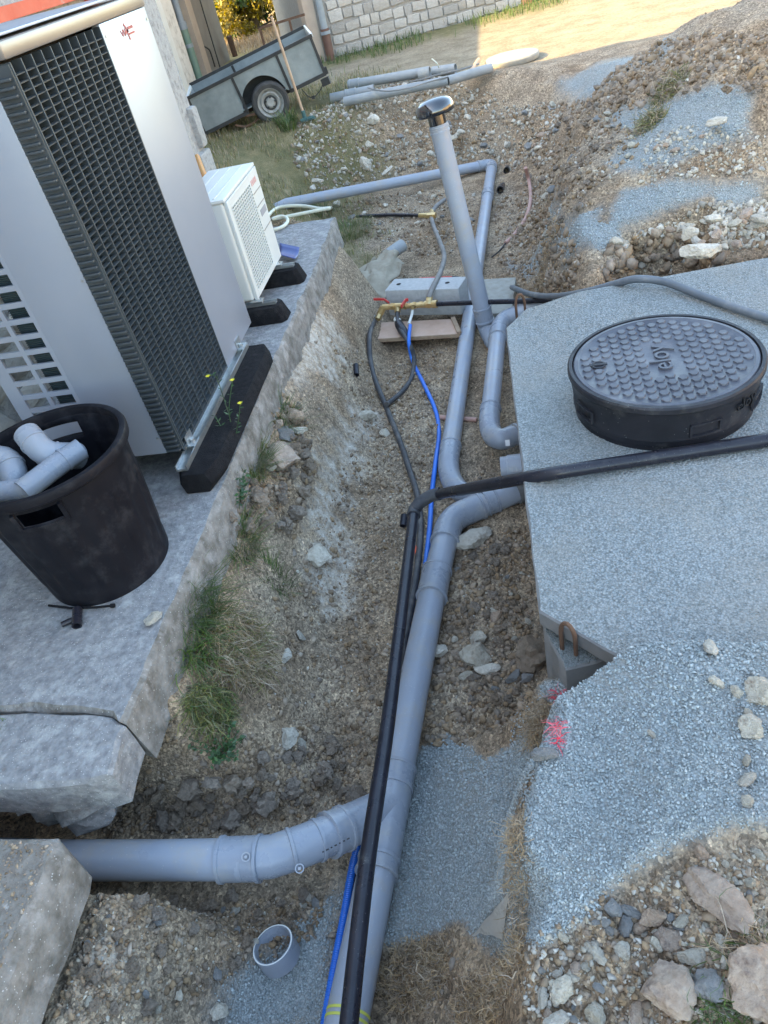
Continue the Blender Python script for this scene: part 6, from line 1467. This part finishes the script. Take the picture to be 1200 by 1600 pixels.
strands('grass_tuft', 'brown dry tuft hanging over the ledge beside the red sprayed straw', 'grass tuft', 845, 1130, .035, .055, 1100, .10, .07, 'grass_d', 91, wid=.0014, jit=.7, flow=-1.6)
strands('sprayed_straw', 'pinkish red paint sprayed straw on the gravel ledge', 'straw', 872, 1092, .022, .018, 70, .04, .018, 'redspray', 93, wid=.0018, jit=.5)
strands('sprayed_straw', 'second smear of red sprayed straw below the first', 'straw', 872, 1150, .012, .04, 80, .04, .02, 'redspray', 95, wid=.0018, jit=.5)
tuft('dry yellow straw wisps at the chipped tank corner', 958, 1030, 12, 60, .06, 'grass_d', 97, lean=1.2, wid=.0025)
strands('loose_straw', 'sparse straw by the big boulders at the right bottom', 'straw', 1160, 1470, .05, .06, 120, .08, .02, 'grass_d', 99, wid=.0016, m2='grass_g', jit=.4)
strands('grass_tuft', 'green weeds at the bottom right between the boulders', 'grass tuft', 1130, 1590, .05, .04, 220, .06, .02, 'grass_g', 101, wid=.002, jit=.5)
tuft('green weed growing by the trailer wheel', 450, 196, 16, 200, .16, 'grass_g', 103, lean=.8, wid=.008)
strands('moss_patch', 'mossy green growth in the platform crack at the left edge', 'moss', 4, 1140, .03, .03, 260, .03, .01, 'grass_g', 170, wid=.002, jit=.8, z_of=-.02)
# leafy weed
def leafy(name, label, cat, c, n, R_, hgt, m, seed, leaf=.016, flowers=0):
    t = thing(name, label, cat, c); r = np.random.default_rng(seed); st = MB(); lf = MB(); fl_ = MB()
    for i in range(n):
        a = r.uniform(0, 6.28); q = R_ * math.sqrt(r.random()); h = hgt * r.uniform(.5, 1); base = Vector((c.x + .3 * q * math.cos(a), c.y + .3 * q * math.sin(a), c.z)); top = base + Vector((q * math.cos(a), q * math.sin(a), h))
        st.tube([base, base.lerp(top, .5) + Vector((0, 0, h * .12)), top], .0012, 4)
        for k in range(5):
            p = base.lerp(top, .35 + .65 * k / 4); d = Vector((r.normal(), r.normal(), .3 * r.normal())).normalized(); s_ = Vector((-d.y, d.x, r.normal() * .3)).normalized(); l_ = leaf * r.uniform(.7, 1.3)
            lf.add([p, p + d * l_ * .5 + s_ * l_ * .3, p + d * l_, p + d * l_ * .5 - s_ * l_ * .3], [(0, 1, 2, 3)])
    obj('stems', st, M['weed'], t); obj('leaves', lf, M['weed'], t, smooth=False); return t
leafy('weed', 'round bushy dark green leafed weed at the foot of the grass clump', 'weed', G(352, 1178), 60, .07, .10, 'weed', 5, .016)
leafy('weed', 'dusty green weed at the platform foot above the crumbly heap', 'weed', G(375, 790), 26, .06, .12, 'weed', 6, .022)
# flowering weed in front of the rubber foot
fw = thing('flowering_weed', 'thin weed with small yellow flowers in front of the long rubber foot', 'weed', G(372, 735))
base = G(370, 740); heads = [(327, 588, .30), (364, 632, .27), (375, 632, .25), (340, 585, .31), (352, 600, .26)]
q = MB(); stems = [[base, P(362, 672, .05), P(358, 640, .16), P(363, 596, .28)], [P(361, 660, .09), P(352, 630, .16), P(338, 590, .26), P(326, 588, .27)], [P(366, 690, .02), P(372, 660, .12), P(375, 632, .20)], [base, P(360, 700, .03), P(348, 672, .08), P(336, 650, .12)]]
for s_ in stems: q.tube(smooth_path(s_, 6), .0017, 5)
obj('stem', q, M['weed'], fw)
q = MB(); rr3 = random.Random(4)
for s_ in stems:
    for p in smooth_path(s_, 4)[2:]:
        for _ in range(2):
            d = Vector((rr3.gauss(0, 1), rr3.gauss(0, 1), .3)).normalized(); l_ = .02 * rr3.uniform(.6, 1.4); sd_ = Vector((-d.y, d.x, .2)).normalized(); q.add([p, p + d * l_ * .5 + sd_ * l_ * .18, p + d * l_, p + d * l_ * .5 - sd_ * l_ * .18], [(0, 1, 2, 3)])
obj('leaves', q, M['weed'], fw, smooth=False)
for c in (P(363, 594, .285), P(325, 588, .275), P(375, 630, .205)):
    q = MB(); 
    for k in range(10):
        a_ = 6.283 * k / 10; d = Vector((math.cos(a_), math.sin(a_), .25)); s_ = Vector((-math.sin(a_), math.cos(a_), 0)); q.add([c, c + d * .006 + s_ * .003, c + d * .012, c + d * .006 - s_ * .003], [(0, 1, 2, 3)])
    q.add(*lump_rock(c, (.004, .004, .004), 1, 1)); obj('flower', q, M['flower'], fw, smooth=False)

# ------------------------------------------------------------------ trees beyond the meadow
def tree(name, label, cat, x, y, R_, hgt, m, seed, n=7000, leaf=.09, base=.2):
    z0 = gzs(x, y); t = thing(name, label, cat, (x, y, z0)); r = np.random.default_rng(seed); tk = MB(); rr4 = random.Random(seed)
    tk.tube(smooth_path([(x, y, z0 - .1), (x + rr4.uniform(-.1, .1), y, z0 + hgt * .3), (x + rr4.uniform(-.2, .2), y + .1, z0 + hgt * .8)], 5), [.09 - .006 * i for i in range(11)], 8)
    cl = []
    for k in range(26):
        a = rr4.uniform(0, 6.28); zz_ = rr4.uniform(base, 1.0); q = R_ * rr4.uniform(.3, 1) * math.sin(math.pi * min(.95, .25 + .7 * zz_)) ; p = Vector((x + q * math.cos(a), y + q * math.sin(a), z0 + hgt * zz_)); cl.append((p, R_ * rr4.uniform(.18, .34)))
        tk.tube(smooth_path([(x, y, z0 + hgt * zz_ * .5), ((x + p.x) / 2, (y + p.y) / 2, z0 + hgt * zz_ * .85), p], 3), [.03, .028, .024, .02, .016, .012, .008][:7], 5)
    obj('trunk', tk, M['bark'], t)
    C = np.array([c[0][:] for c in cl]); Rr_ = np.array([c[1] for c in cl]); w_ = r.integers(0, len(cl), n); d = r.normal(size=(n, 3)); d /= np.linalg.norm(d, axis=1)[:, None]; q = C[w_] + d * (Rr_[w_] * r.uniform(.4, 1.15, n))[:, None]; q[:, 2] = np.maximum(q[:, 2], z0 + .05)
    u = r.normal(size=(n, 3)); u /= np.linalg.norm(u, axis=1)[:, None]; v = np.cross(u, r.normal(size=(n, 3))); v /= np.linalg.norm(v, axis=1)[:, None]; s_ = leaf * r.uniform(.6, 1.3, n)[:, None]
    V = np.stack([q - u * s_, q + v * s_ * .5, q + u * s_, q - v * s_ * .5], 1).reshape(-1, 3); me = bpy.data.meshes.new('crown'); me.vertices.add(4 * n); me.vertices.foreach_set('co', V.ravel()); me.loops.add(4 * n); me.loops.foreach_set('vertex_index', np.arange(4 * n, dtype=np.int32)); me.polygons.add(n); me.polygons.foreach_set('loop_start', np.arange(0, 4 * n, 4, dtype=np.int32)); me.update()
    obj('crown', me, M[m], t, smooth=False)
def gb(px, py): p = G(px, py); return p.x, p.y
tree('bush', 'sunny yellowing bush left of the gap behind the trailer', 'bush', *gb(338, 66), 1.2, 2.6, 'leaf1', 1, n=12000, leaf=.045, base=.02)
tree('bush', 'bright yellow green bush in the middle of the gap behind the trailer', 'bush', *gb(402, 58), .8, 2.2, 'leaf3', 2, n=10000, leaf=.045, base=.02)
tree('bush', 'narrow green bush between the two yellow ones', 'bush', *gb(375, 64), .42, 2.0, 'leaf2', 6, n=5000, leaf=.045, base=.02)
tree('tree', 'dark leaved tree beside the stone building', 'tree', *gb(445, 44), 1.0, 2.8, 'leaf2', 3, n=9000, leaf=.06, base=.15)
tree('tree', 'tall green tree behind the bushes on the left', 'tree', -9.5, 26, 2.4, 5.5, 'leaf1', 4, leaf=.13)
tree('tree', 'tall green tree behind the bushes on the right', 'tree', -5.5, 27, 2.4, 5.5, 'leaf1', 5, leaf=.13)
tree('tree', 'tall yellowing tree in the middle behind the bushes', 'tree', -7.4, 28, 2.2, 5.5, 'leaf3', 7, leaf=.13)
